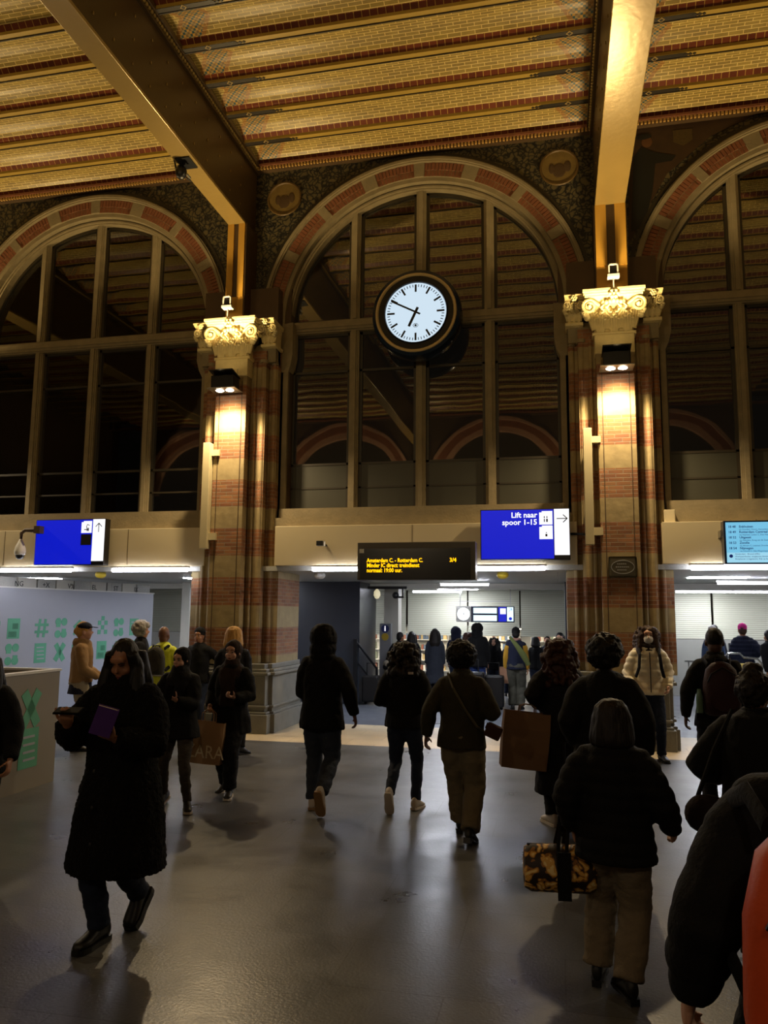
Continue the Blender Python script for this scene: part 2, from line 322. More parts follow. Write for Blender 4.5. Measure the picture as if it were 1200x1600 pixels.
def window(cx, n, panels, name=None, bars=True):
    e = empty(name or 'window_%d' % n, (0, 0, 0)); struct(e)
    for dx in (-1.2, 0, 1.2):
        top = SPR + math.sqrt(2.4**2-dx*dx)
        for z0, z1 in ((3.73, 6.95), (7.17, top)):
            m = MB(); m.box(cx+dx-.085, cx+dx+.085, 13.05, 13.22, z0, z1); m.box(cx+dx-.035, cx+dx+.035, 13.0, 13.06, z0, z1)
            m.box(cx+dx-.06, cx+dx+.06, 13.03, 13.06, z0+.0, z1)
            m.build('mullion', STONE, e)
    t = MB(); t.box(cx-2.38, cx+2.38, 13.02, 13.22, 6.95, 7.17); t.box(cx-2.38, cx+2.38, 12.97, 13.04, 7.03, 7.12); t.box(cx-2.38, cx+2.38, 12.99, 13.04, 6.98, 7.15); t.build('transom', STONE, e)
    t = MB(); t.box(cx-2.45, cx+2.45, 12.8, 13.22, 3.56, 3.73); t.box(cx-2.55, cx+2.55, 12.72, 13.22, 3.38, 3.56); t.build('window_sill', STONE, e)
    R = 2.37
    for i in range(4):
        x0, x1 = cx-2.37+i*1.2 if i else cx-2.37, cx-1.2+i*1.2
        x0 = cx-2.37 if i == 0 else cx+(i-2)*1.2+.085
        x1 = cx+2.37 if i == 3 else cx+(i-1)*1.2-.085
        z0 = 4.56 if panels else 3.73
        fr = MB()
        for a, b_, c, d in ((x0, x0+.05, 3.73, 6.95), (x1-.05, x1, 3.73, 6.95), (x0, x1, 3.73, 3.78), (x0, x1, 6.9, 6.95), (x0, x1, 6.22, 6.26), (x0, x1, 4.53, 4.57), (x0, x1, 4.11, 4.14)):
            fr.box(a, b_, 13.11, 13.17, c, d)
        fr.build('window_frame', GREENISH, e)
        MB().box(x0, x1, 13.14, 13.15, z0, 6.95).build('pane', GLASS, e)
        if panels: MB().box(x0+.04, x1-.04, 13.12, 13.16, 3.76, 4.56).build('grey_panel', PANEL, e)
        # arched light
        pts = [(x0, 7.17)]; nn = 14
        arc = [(x0+(x1-x0)*k/nn, SPR+math.sqrt(max(R*R-(x0+(x1-x0)*k/nn-cx)**2, 0.006))) for k in range(nn+1)]
        arc = [(x, max(z, 7.18)) for x, z in arc]
        poly = [(x0, 7.17), (x1, 7.17)] + arc[::-1]
        MB().prism([Vector((x, 13.14, z)) for x, z in poly], (0, .01, 0)).build('pane', GLASS, e)
        fr = MB(); inner = arc
        for k in range(nn):
            (xa, za), (xb, zb) = arc[k], arc[k+1]
            fr.add([(xa,13.11,za),(xb,13.11,zb),(xb,13.11,zb-.05),(xa,13.11,za-.05),(xa,13.17,za),(xb,13.17,zb),(xb,13.17,zb-.05),(xa,13.17,za-.05)], [(0,1,2,3),(4,5,6,7),(2,3,7,6),(0,1,5,4)])
        for xx, zz in ((x0, arc[0][1]), (x1-.05, arc[-1][1])):
            if zz > 7.3: fr.box(xx, xx+.05, 13.11, 13.17, 7.17, zz)
        fr.box(x0, x1, 13.11, 13.17, 7.17, 7.22)
        fr.build('window_frame', GREENISH, e)
    return e
def spandrel(cx, y0=YW):
    m = MB(); n = 64; x0, x1, zt = cx-3.2, cx+3.2, 10.2
    A = []; Bp = []
    for k in range(n+1):
        a = PI*k/n; c, q = math.cos(a), math.sin(a); A.append((cx+2.8*c, SPR+2.8*q))
        t = min(3.2/abs(c) if abs(c) > 1e-6 else 1e9, (zt-SPR)/q if q > 1e-6 else 1e9); Bp.append((cx+c*t, SPR+q*t))
    for k in range(n):
        m.add([(A[k][0], y0, A[k][1]), (A[k+1][0], y0, A[k+1][1]), (Bp[k+1][0], y0, Bp[k+1][1]), (Bp[k][0], y0, Bp[k][1])], [(0,1,2,3)])
    for xc in (x0, x1):
        k = Bp[0] if xc == x1 else Bp[-1]
    # corners
    for sx in (-1, 1):
        kk = [i for i in range(n) if (Bp[i][1] < zt-1e-4) != (Bp[i+1][1] < zt-1e-4) and (Bp[i][0]-cx)*sx > 0]
        for i in kk:
            m.add([(Bp[i][0], y0, Bp[i][1]), (Bp[i+1][0], y0, Bp[i+1][1]), (cx+3.2*sx, y0, zt)], [(0,1,2)])
    return m
MAIN = {}
for i, cx in enumerate(BX):
    struct(spandrel(cx).build('wall_front', VINES))
    e = empty('stone_arch', (cx, 12.9, 0), None, None); e.location = (0, 0, 0)
    tag(e, ['round stone and brick arch around the left window, under the narrow dark beam', 'round stone and brick arch framing the middle window behind the large clock', 'round stone and brick arch at the right edge of the hall wall'][i], 'arch', 'stone and brick arches over the windows')
    arch_mesh(cx, e); window(cx, i+1, i > 0)
# wall behind (closes the space behind pilasters) and cornice
c = MB()
for x in [p-6.4 for p in PX[:1]]+PX+[PX[1]+6.4]: c.box(x-.84, x+.84, 12.92, 13.3, 2.7, 10.2)
struct(c.build('wall_front', BROWN))
MB.T = lambda p: Vector((p.x, 7.65-p.y, p.z))
PINKST = mat('far_arch_stone', '#a5806a', 0.7, noise_amt=0.25, nscale=5, bump=0.2)
for cx in BX+[BX[0]-6.4]:
    m = spandrel(cx); struct(m.build('wall_back', BROWN))
    a = MB(); a.ring(cx, SPR, 2.78, 2.9, 12.70, 12.95, 0, PI, 48); a.ring(cx, SPR, 2.3, 2.5, 12.9, 13.1, 0, PI, 48); struct(a.build('trim_1', PINKST))
    b_ = MB(); b_.ring(cx, SPR, 2.5, 2.78, 12.8, 13.0, 0, PI, 48); struct(b_.build('trim_1', BRICK))
    struct(MB().box(cx-2.5, cx+2.5, 13.1, 13.2, 3.0, 9.7).build('wall_back', GREENISH))
for px in (PX[0]-6.4, PX[0], PX[1]):
    struct(MB().box(px-.7, px+.7, 12.5, 13.2, 0, 6.3).box(px-.3, px+.3, 12.3, 12.6, 0, 6.3).build('wall_back', MAS))
    struct(MB().lathe((px, 12.55, 0), [(.35, 6.3), (.36, 6.5), (.42, 6.8), (.6, 7.0), (.55, 7.02)], 4).build('trim_1', STONE_L))
struct(MB().box(-20, 11, 12.9, 13.2, 0, 3.4).build('wall_back', BROWN))
MB.T = None
struct(MB().box(-20, -19.8, -6, 13.2, 0, 10.8).build('wall_left', BROWN))
struct(MB().box(10.8, 11, -6, 13.2, 0, 10.8).build('wall_right', BROWN))

# ------------------------------------------------------------------ cornice under the vaults
RP = [-18.5, -12.1, -5.47, 0.935, 7.3]
def cornice(y, sgn, name):
    m = MB(); m.box(-20, 11, min(y, y-sgn*.10), max(y, y-sgn*.10), 10.06, 10.12, 0); m.box(-20, 11, min(y, y-sgn*.16), max(y, y-sgn*.16), 10.12, 10.16, 1)
    if sgn > 0:
        x = -12
        while x < 7: m.box(x, x+.035, y-.14, y-.09, 10.065, 10.115, 2); x += .06
    return struct(m.build(name, [BROWN, BRICK, mat('cornice_rope', '#b08a4a', .6)]))
cornice(YW, 1, 'trim_2'); cornice(7.65-YW, -1, 'trim_3')

# ------------------------------------------------------------------ ceiling vaults
def vaults():
    me = bpy.data.meshes.new('ceiling'); V = []; F = []; UV = []; UE = []
    P = 0.785; K = 10; rise = 0.17
    for b in range(len(RP)-1):
        xa, xb = RP[b]+.15, RP[b+1]-.15; nx = 2
        ks = int((YW+5.3)/P)+1
        for k in range(ks):
            y1 = YW-.02-k*P-.035; y0 = y1-P+.07
            for s in range(K):
                q = []
                for t in (s/K, (s+1)/K):
                    # segmental arc
                    y = y0+(y1-y0)*t; z = 10.17 + rise*(1-(2*t-1)**2)**0.85
                    q.append((y, z, t*0.86))
                for (ua, ub) in ((0, .5), (.5, 1)):
                    X0, X1 = xa+(xb-xa)*ua, xa+(xb-xa)*ub; o = len(V)
                    V += [(X0, q[0][0], q[0][1]), (X1, q[0][0], q[0][1]), (X1, q[1][0], q[1][1]), (X0, q[1][0], q[1][1])]
                    F.append((o, o+1, o+2, o+3))
                    UV += [(X0+k*.37, q[0][2]), (X1+k*.37, q[0][2]), (X1+k*.37, q[1][2]), (X0+k*.37, q[1][2])]
                    d0 = 0 if ua == 0 else xb-X0; d1 = X1-xa if ua == 0 else 0
                    UE += [(d0, q[0][2]), (d1, q[0][2]), (d1, q[1][2]), (d0, q[1][2])]
    me.from_pydata(V, [], F); u = me.uv_layers.new(name='UVMap'); u2 = me.uv_layers.new(name='Edge')
    for i, l in enumerate(me.loops):
        u.data[i].uv = UV[i]; u2.data[i].uv = UE[i]
    me.materials.append(VAULT)
    me.polygons.foreach_set('use_smooth', [False]*len(me.polygons))
    o = bpy.data.objects.new('ceiling', me); COL.objects.link(o); return struct(o)
CEIL = vaults()
struct(MB().box(-20, 11, -6, 13.2, 10.6, 10.8).build('ceiling', BROWN))
ORN = mat('dark_painted_band', '#2c261f', .5); ORL = mat('cream_painted_outline', '#a8905a', .5)
RIB = mat('ochre_rib', '#a88c40', .45, noise_amt=.1, nscale=3)
def ribs():
    P = .785
    for k in range(0, 22):
        y = YW-.02-k*P
        m = MB(); m.box(-20, 11, y-.055, y+.045, 10.14, 10.19, 0)
        m.box(-20, 11, y+.03, y+.045, 10.125, 10.15, 1)
        for x in RP[1:4]:
            for sx in (-1, 1):
                a, b_ = x+sx*.16, x+sx*1.05
                m.box(min(a, b_), max(a, b_), y-.05, y+.03, 10.134, 10.142, 1)
                for xc in (x+sx*.62,):
                    m.cbox((xc, y-.01, 10.132), (.07, .07, .01), Matrix.Rotation(PI/4, 3, 'Z'), 2); m.cbox((xc, y-.01, 10.13), (.045, .045, .01), Matrix.Rotation(PI/4, 3, 'Z'), 1)
                for q in (0, 1, 2): 
                    xc = x+sx*(1.06+q*.06); m.cbox((xc, y-.01, 10.135), (.06-q*.012, .05-q*.008, .012), Matrix.Rotation(PI/4, 3, 'Z'), 1)
        struct(m.build('ceiling', [RIB, ORN, ORL]))
ribs()

# ------------------------------------------------------------------ main beams
def beam(x0, x1, zb, label, y1=12.3, y0=-5.2, box=False):
    e = empty('ceiling_beam', ((x0+x1)/2, (y0+y1)/2, zb)); e.location = (0, 0, 0); tag(e, label, 'beam')
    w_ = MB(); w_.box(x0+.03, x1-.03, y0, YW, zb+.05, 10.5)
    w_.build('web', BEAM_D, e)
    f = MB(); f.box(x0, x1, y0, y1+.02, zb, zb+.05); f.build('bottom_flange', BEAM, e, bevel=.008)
    t = MB()
    for xx, s in ((x0+.03, -1), (x1-.03, 1)):
        a, b_ = sorted((xx, xx+s*.10)); t.box(a, b_, y0, YW, 10.12, 10.2)
        a, b_ = sorted((xx, xx+s*.05)); t.box(a, b_, y0, YW, 10.02, 10.06)
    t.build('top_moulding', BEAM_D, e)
    rope = MB(); y = 4.0
    while y < 12.8:
        for xx, s in ((x0+.03, -1), (x1-.03, 1)): rope.sph((xx+s*.05, y, 10.09), (.03, .035, .03), n=6, m=4)
        y += .07
    rope.build('rope_moulding', BEAM, e)
    r = MB(); y = 4.0
    while y < 12.2:
        for xx, s in ((x0+.03, -1), (x1-.03, 1)):
            for z in (zb+.25, zb+.6, 9.75): r.box(min(xx, xx+s*.012), max(xx, xx+s*.012), y, y+.02, z, z+.035)
        y += .45
    r.build('rivets', BEAM, e)
    return e
beam(-5.63, -5.31, 8.81, 'narrow deep dark brown girder crossing the upper left of the ceiling')
beam(0.70, 1.17, 8.48, 'wide golden ceiling girder with glossy underside, above the right pillar')
for xx in (-12.1,): beam(xx-.2, xx+.2, 8.6, 'dark brown girder far left beyond the left window')

# ------------------------------------------------------------------ carved capitals
def capital(cx, yf, zb, zt, hw, dep, parent, name='capital', neck=None):
    """bell with two rows of leaves, corner scrolls, moulded top slab and central flower; front face at yf"""
    neck = neck or hw*.62; H = zt-zb
    m = MB()
    yb = yf+dep
    # bell: stack of slightly flaring blocks
    for k in range(8):
        t0, t1 = k/8, (k+1)/8; f = lambda t: neck + (hw*.80-neck)*max(0, (t-.45)/.55)**2
        w0, w1 = f(t0), f(t1); g = (w0-neck); h = (w1-neck)
        z0, z1 = zb+H*.86*t0, zb+H*.86*t1
        m.loft([[Vector((cx-w0, yf+.06-g, z0)), Vector((cx+w0, yf+.06-g, z0)), Vector((cx+w0, yb, z0)), Vector((cx-w0, yb, z0))],
                [Vector((cx-w1, yf+.06-h, z1)), Vector((cx+w1, yf+.06-h, z1)), Vector((cx+w1, yb, z1)), Vector((cx-w1, yb, z1))]])
    # top slab
    m.box(cx-hw*.93, cx+hw*.93, yf-.09, yb, zb+H*.84, zb+H*.89); m.box(cx-hw*.97, cx+hw*.97, yf-.12, yb, zb+H*.89, zb+H*.94); m.box(cx-hw, cx+hw, yf-.15, yb, zb+H*.94, zt)
    # astragal
    m.tube([(cx-neck-.03, yf+.04, zb), (cx+neck+.03, yf+.04, zb)], .025, 8); m.box(cx-neck-.04, cx+neck+.04, yf+.03, yb, zb-.03, zb+.02)
    def leaf(x, z0, h, wd, lean, out):
        for j in (-1, -.5, 0, .5, 1):
            pts = []; rs = []
            for q in range(7):
                t = q/6; bend = out*(t**2.2); dz = h*math.sin(t*PI*.62)/math.sin(PI*.62*1)
                if t > .8: dz -= h*.12*(t-.8)/.2
                pts.append((x+j*wd*(.35+.65*math.sin(PI*min(t*1.1, 1)*.75))*.5+lean*t, yf+.05-bend-.012*(1-abs(j)), z0+dz*(1-.25*abs(j)))); rs.append(wd*.17*(1-.55*t)+.004)
            m.tube(pts, rs, 6)
    nl = 3
    for k in range(nl): leaf(cx+(k-1)*neck*.72, zb+.02, H*.42, neck*.62, 0, .07)
    for k in (-1, 1): leaf(cx+k*neck*.38, zb+.10*H, H*.55, neck*.55, 0, .1)
    for k in (-1, 1): leaf(cx+k*neck*.98, zb+.1*H, H*.52, neck*.5, k*.05, .06)
    # scrolls: stems and spirals
    for sx in (-1, 1):
        r0 = H*.165; sc = Vector((cx+sx*(hw*.93-r0*.6), yf-.06, zb+H*.62)); pts = []; rs = []
        st = Vector((cx+sx*neck*.12, yf+.02, zb+H*.36))
        for q in range(8):
            t = q/7; p = st.lerp(sc+Vector((-sx*r0*.2, 0, r0)), t); p.z += .05*math.sin(PI*t)*H; pts.append(p); rs.append(.014+.014*t)
        for q in range(1, 30):
            a = PI/2 - sx*q*.42*1.0; rr = r0*(1-q/32); pts.append(sc+Vector((rr*math.cos(a), -.02*(q/30), rr*math.sin(a)))); rs.append(.026*(1-q/60)*H/.6)
        m.tube(pts, rs, 7); m.sph(sc+Vector((0, -.03, 0)), H*.04)
        # outer leaf under each scroll
        for q in range(3): m.sph((cx+sx*(hw*.86+.03*q*H), yf-.03, zb+H*(.36+.06*q)), (H*.085, .05, H*.075), n=8, m=6)
        for q in range(2): m.tube([(cx+sx*neck*(.2+.3*q), yf+.0, zb+H*.5), (cx+sx*neck*(.35+.3*q), yf-.05, zb+H*.6), (cx+sx*neck*(.2+.3*q), yf-.07, zb+H*.66)], [.02, .028, .012], 6)
    # central flower
    for q in range(6):
        a = q*PI/3; m.sph((cx+.05*math.cos(a)*H/.6, yf-.15, zb+H*.85+.05*math.sin(a)*H/.6), (H*.05, .03, H*.05), n=8, m=6)
    m.sph((cx, yf-.17, zb+H*.85), H*.035)
    for q in range(5): m.sph((cx+(q-2)*.05*H/.6, yf-.06, zb+H*(.74-.02*abs(q-2))), (H*.045, .03, H*.06), n=8, m=6)
    return m.build(name, STONE_L, parent, smooth=True, sharp=40)

ROLLM = MAS
def pilaster(cx, zbeam, bx0, bx1, label, hwl, hwr):
    e = empty('brick_pilaster', (cx, 12.6, 0)); e.location = (0, 0, 0); tag(e, label, 'pillar', 'banded brick pillars carrying the beams')
    m = MB()
    m.box(cx-.285, cx+.285, 12.30, 12.7, 1.05, 6.25)
    m.build('shaft', MAS, e, bevel=.012)
    g = MB()
    for s in (-1, 1): g.box(cx+s*.205-.006, cx+s*.205+.006, 12.294, 12.302, 1.15, 5.9)
    g.build('joint_line', BROWN, e)
    m = MB(); m.box(cx-.55, cx+.55, 12.52, 12.8, 1.05, 6.5); m.box(cx-.7, cx+.7, 12.70, 12.9, 1.05, 6.6); m.build('recess', MAS, e)
    for s in (-1, 1):
        MB().tube([(cx+s*.50, 12.55, 1.05), (cx+s*.50, 12.55, 6.35)], .05, 14).build('roll_moulding', MAS, e, smooth=True)
        MB().tube([(cx+s*.645, 12.70, 1.05), (cx+s*.645, 12.70, 6.35)], .042, 14).build('roll_moulding', MAS, e, smooth=True)
        MB().tube([(cx+s*.36, 12.50, 1.05), (cx+s*.36, 12.50, 6.3)], .03, 10).build('roll_moulding', MAS, e, smooth=True)
        j = MB(); j.box(min(cx+s*.70, cx+s*.83), max(cx+s*.70, cx+s*.83), 12.86, 13.2, 3.39, 6.55)
        # corbel swelling under the arch
        j.loft([[Vector((cx+s*.70, 12.86, z)), Vector((cx+s*(.83+d), 12.86-d*.6, z)), Vector((cx+s*(.83+d), 13.1, z)), Vector((cx+s*.70, 13.1, z))] for z, d in ((6.2, 0), (6.32, .05), (6.5, .09), (7.1, .09))])
        j.build('window_jamb', STONE, e)
        k = MB(); k.tube([(cx+s*.5, 12.55, 6.28), (cx+s*.5, 12.55, 6.34)], .075, 12); k.tube([(cx+s*.645, 12.70, 6.28), (cx+s*.645, 12.70, 6.34)], .065, 12); k.box(min(cx+s*.3, cx+s*.7), max(cx+s*.3, cx+s*.7), 12.56, 12.8, 6.3, 6.62); k.build('neck_ring', STONE, e)
        capital(cx+s*.6, 12.42, 6.58, 7.0, .15, .4, e, 'side_capital', neck=.1)
    c = MB(); c.box(cx-.30, cx+.30, 12.27, 12.7, 6.0, 6.30); c.build('capital_neck', STONE_L, e, bevel=.01)
    capital(cx, 12.26, 6.33, 7.0, .47, .45, e)
    # painted strip above the capital
    m = MB(); m.box(cx-.7, cx+.7, 12.62, 12.95, 7.0, 7.7); m.box(bx0-.02, bx1+.02, 12.34, 12.95, 7.0, zbeam+.02); 
    wq = (bx1-bx0)
    m.build('upper_block', BROWN, e)
    m = MB(); m.box(bx0, bx0+wq*.36, 12.3, 12.36, 7.45, zbeam); m.box(bx1-wq*.36, bx1, 12.3, 12.36, 7.45, zbeam); m.box(bx0, bx1, 12.32, 12.36, 7.0, 7.45); m.build('painted_strip', GOLD, e)
    # pedestal
    p = MB()
    def blk(d, z0, z1, g=0):
        p.box(cx-hwl+.07-d+g, cx+hwr-.07+d-g, 12.2-d, 13.0+d, z0, z1); p.box(cx-hwl-d+g, cx+hwr+d-g, 12.36-d, 13.9, z0, z1)
    blk(0, 0, .30); blk(-.03, .30, .34); blk(-.07, .34, .92); blk(-.04, .40, .44); blk(-.02, .92, .97); blk(-.05, .97, 1.02); blk(-.10, 1.02, 1.1)
    p.box(cx-.5, cx+.5, 12.255, 12.3, .42, .86)
    p.build('pedestal', STONE_G, e, bevel=.012)
    MB().box(cx-.80, cx+.80, 12.72, 13.85, 1.05, 2.74).build('passage_pier', MAS, e)
    return e
pilaster(PX[0], 8.81, -5.63, -5.31, 'banded brick and stone pillar left of the middle window, lit carved capital', .85, .93)
pilaster(PX[1], 8.48, 0.70, 1.17, 'banded brick and stone pillar with a small oval plaque, right of the middle window', .82, .76)

# medallions and painted figure panel in the spandrels
MEDR = mat('medallion_ring', '#5b4520', .5); MEDF = mat('medallion_face', '#6f5a2c', .6, noise_amt=.5, nscale=7)
for x, z, lab in ((-4.78, 9.50, 'round painted medallion left of the middle arch top'), (0.16, 9.52, 'round painted medallion right of the middle arch top')):
    e = empty('medallion', (x, 12.84, z), lab, 'medallion', 'painted medallions beside the middle arch'); e.location = (0, 0, 0)
    m = MB(); m.tube([(x+.31*math.cos(a*PI/16), 12.83, z+.31*math.sin(a*PI/16)) for a in range(33)], .022, 6); m.build('ring', MEDR, e)
    MB().disc((x, 12.84, z), .29, (0, 1, 0), .02, 32).build('painted_disc', MEDF, e)
    m = MB(); m.sph((x, 12.825, z-.06), (.11, .01, .13)); m.sph((x-.12, 12.825, z-.02), (.05, .01, .09)); m.sph((x+.14, 12.825, z), (.06, .01, .1)); m.build('painted_shape', BROWN, e)
e = empty('wall_painting', (0, 0, 0), 'dark mural of a robed figure beside the right arch', 'mural')
MB().prism([(1.25, 12.845, 8.0), (1.32, 12.845, 10.06), (3.3, 12.845, 10.06), (2.6, 12.845, 9.78), (1.9, 12.845, 9.2), (1.5, 12.845, 8.5)], (0, -.004, 0)).build('painted_ground', mat('mural_ground', '#3a2714', .6, noise_amt=.5, nscale=5), e)
m = MB(); m.prism([(1.3, 12.838, 8.25), (1.38, 12.838, 9.55), (1.5, 12.838, 9.72), (1.72, 12.838, 9.6), (2.05, 12.838, 9.5), (1.98, 12.838, 9.42), (1.72, 12.838, 9.4), (1.66, 12.838, 8.9), (1.5, 12.838, 8.3)], (0, -.004, 0)); m.build('painted_robe', mat('mural_dark', '#0f100b', .6), e)
m = MB(); m.sph((1.60, 12.835, 9.80), (.085, .006, .1)); m.build('painted_head', mat('mural_skin', '#5c3a1c', .6), e)
m = MB(); m.sph((1.55, 12.832, 9.90), (.13, .006, .055)); m.build('painted_hat', mat('mural_dark', '#0f100b', .6), e)
m = MB(); m.prism([(2.02, 12.838, 9.95), (2.32, 12.838, 9.95), (2.32, 12.838, 9.75), (2.17, 12.838, 9.66), (2.02, 12.838, 9.75)], (0, -.004, 0)); m.build('painted_shield', mat('mural_shield', '#4c3c1c', .6, noise_amt=.5, nscale=30), e)
# dark border of the spandrels
m = MB()
for cx in BX: m.ring(cx, SPR, 2.9, 2.96, 12.83, 12.85, .0, PI, 64)
struct(m.build('trim_4', GREENISH))

# ------------------------------------------------------------------ fascias over the passage
fs = MB(); fs.box(-4.66, .31, 12.5, 13.2, 2.72, 3.39); struct(fs.build('wall_front', FASCIA, bevel=.01))
struct(MB().box(-15, -5.93, 12.5, 13.2, 2.72, 3.39).build('wall_front', FASCIA, bevel=.01))
struct(MB().box(1.57, 9, 12.5, 13.2, 2.72, 3.36).box(1.62, 1.78, 12.6, 12.8, 3.36, 3.56).build('wall_front', FASCIA, bevel=.01))
seam = MB(); 
for x in (-9.9, -7.4, -2.3, 2.9): seam.box(x, x+.006, 12.497, 12.502, 2.75, 3.38)
struct(seam.build('trim_5', BROWN))

# ------------------------------------------------------------------ passage shell
def slat(name, c, per, axis='Z', amp=.8):
    m, nt, b = newmat(name); g = N(nt, 'ShaderNodeNewGeometry'); sp = N(nt, 'ShaderNodeSeparateXYZ'); L(nt, g, 'Position', sp, 0)
    k = N(nt, 'ShaderNodeMath', operation='DIVIDE'); L(nt, sp, axis, k, 0); k.inputs[1].default_value = per
    fr = N(nt, 'ShaderNodeMath', operation='FRACT'); L(nt, k, 0, fr, 0)
    pp = N(nt, 'ShaderNodeMath', operation='PINGPONG'); L(nt, fr, 0, pp, 0); pp.inputs[1].default_value = .5
    pw = N(nt, 'ShaderNodeMath', operation='LESS_THAN'); L(nt, pp, 0, pw, 0); pw.inputs[1].default_value = .07
    mx = N(nt, 'ShaderNodeMix', data_type='RGBA'); L(nt, pw, 0, mx, 0); mx.inputs[6].default_value = lin(c); mx.inputs[7].default_value = tuple([v*.5 for v in lin(c)[:3]]+[1])
    L(nt, mx, 2, b, 'Base Color'); b.inputs['Roughness'].default_value = .5
    bp = N(nt, 'ShaderNodeBump', Strength=amp, Distance=.01); L(nt, pp, 0, bp, 'Height'); L(nt, bp, 'Normal', b, 'Normal')
    return m
CEILP = floor_mat('passage_ceiling_panels', '#a3a39c', '#a9a9a2', 0.45, 2.4, '#6f6f6c')
SHUT = slat('shutter_slats', '#b4b4a0', .05)
struct(MB().box(-15, 9, 12.6, 17.8, 2.64, 2.72).build('ceiling', CEILP))
struct(MB().box(-15, 9, 17.8, 21.3, 2.60, 2.70).box(-15, 9, 17.75, 17.85, 2.52, 2.64).build('ceiling', OFFW))
for a, b_ in ((-15, -8.2), (-8.15, -6.2), (-6.15, -4.03), (-3.97, -2.37), (-2.33, -1.0), (-.96, .95), (1.0, 3.72), (3.78, 6.4), (6.45, 9)):
    o = MB().box(a, b_, 21.0, 21.1, 1.40, 2.595).build('roller_shutter', SHUT)
    tag(o, {-15: 'closed roller shutter behind the far left of the passage', -8.15: 'roller shutter right of the patterned hoarding', -6.15: 'roller shutter behind the dark slab column', -3.97: 'roller shutter above the person with grey shirt bending at the counter', -2.33: 'roller shutter behind the hanging clock and screens', -.96: 'roller shutter between the hanging screens and the right pillar', 1.0: 'roller shutter immediately right of the right pillar', 3.78: 'roller shutter above the pink knitted hat'}.get(a, 'roller shutter section at the far edge of the passage'), 'roller shutter', 'cream roller shutters at the back of the passage')
struct(MB().box(1.4, 9, 21.0, 21.2, -.2, 1.39).build('wall_passage', mat('grey_panel_wall', '#8a8981', .45, noise_amt=.08, nscale=2)))
struct(MB().box(-15, -9.6, 21.0, 21.2, -.2, 1.39).build('wall_passage', OFFW))
struct(MB().box(-15.2, -15, 12.5, 25, 0, 2.8).build('wall_passage', OFFW)); struct(MB().box(9, 9.2, 12.5, 25, 0, 2.8).build('wall_passage', OFFW))
# shop behind
struct(MB().box(-9.6, 1.4, 24.0, 24.2, -.2, 1.6).box(-9.7, -9.6, 21.1, 24, 0, 1.6).box(1.4, 1.5, 21.2, 24, 0, 1.6).build('wall_shop', WHITE))
sc_ = MB().box(-9.6, 1.4, 21.1, 24.0, 1.6, 1.65).build('ceiling', OFFW); struct(sc_)
LITE = emis('fluorescent_light', '#eef2ff', TUBE*2.6); LITEW = emis('shop_light', '#fff2dc', 9.0)
for i in range(6):
    o = MB().box(-8.9+i*1.75, -7.9+i*1.75, 21.8, 23.0, 1.57, 1.6).build('ceiling_light', LITEW); tag(o, 'flat lit panel in the shop ceiling behind the shutters', 'light', 'shop ceiling lights')
random.seed(3)
gcols = ['#8f5a48', '#d9d2c0', '#5d6f86', '#c2aa78', '#7c8470', '#e8e2d6', '#efe9dd']
gm = [mat('goods_%d' % i, c_, .5, noise_amt=0) for i, c_ in enumerate(gcols)]
for sx in range(5):
    x0 = -9.2+sx*2.1
    e = empty('shop_shelf', (0, 0, 0), 'white shelf unit of small coloured goods in the lit shop', 'shelf', 'shelves in the lit shop')
    m = MB(); m.box(x0, x0+1.8, 23.6, 23.9, 0, 1.45); 
    for z in (.3, .6, .9, 1.2): m.box(x0, x0+1.8, 23.3, 23.6, z, z+.02)
    m.build('frame', WHITE, e)
    g_ = MB()
    for z in (.32, .62, .92, 1.22):
        x = x0+.03
        while x < x0+1.7: ww = random.uniform(.04, .1); g_.box(x, x+ww, 23.33, 23.5, z, z+random.uniform(.1, .22), random.randrange(7)); x += ww+.01
    g_.build('goods', gm, e)['kind'] = 'stuff'

# dark slab columns in the passage
SLAB = mat('dark_blue_slab', '#252a33', .32, noise_amt=.06)
tag(MB().box(-5.68, -4.25, 16.8, 18.4, 0, 2.64).build('slab_column', SLAB, bevel=.01), 'wide dark slate clad column in the passage behind the hooded walker', 'column')
tag(MB().box(.14, 1.5, 16.8, 18.2, 0, 2.64).build('slab_column', SLAB, bevel=.01), 'dark clad column half hidden behind the right brick pillar', 'column')
o = MB().box(-4.1, -3.75, 18.6, 19.0, 0, 2.6).build('column', OFFW); tag(o, 'pale square column just right of the dark slab', 'column')
o = MB().box(-8.6, -8.4, 17.0, 17.2, 0, 2.64).build('column', OFFW); tag(o, 'thin pale post at the end of the patterned hoarding', 'column')
o = MB().tube([(-7.9, 17.4, 0), (-7.9, 17.4, 2.64)], .15, 20).build('column', OFFW, smooth=True); tag(o, 'round grey column left of the left brick pillar', 'column')

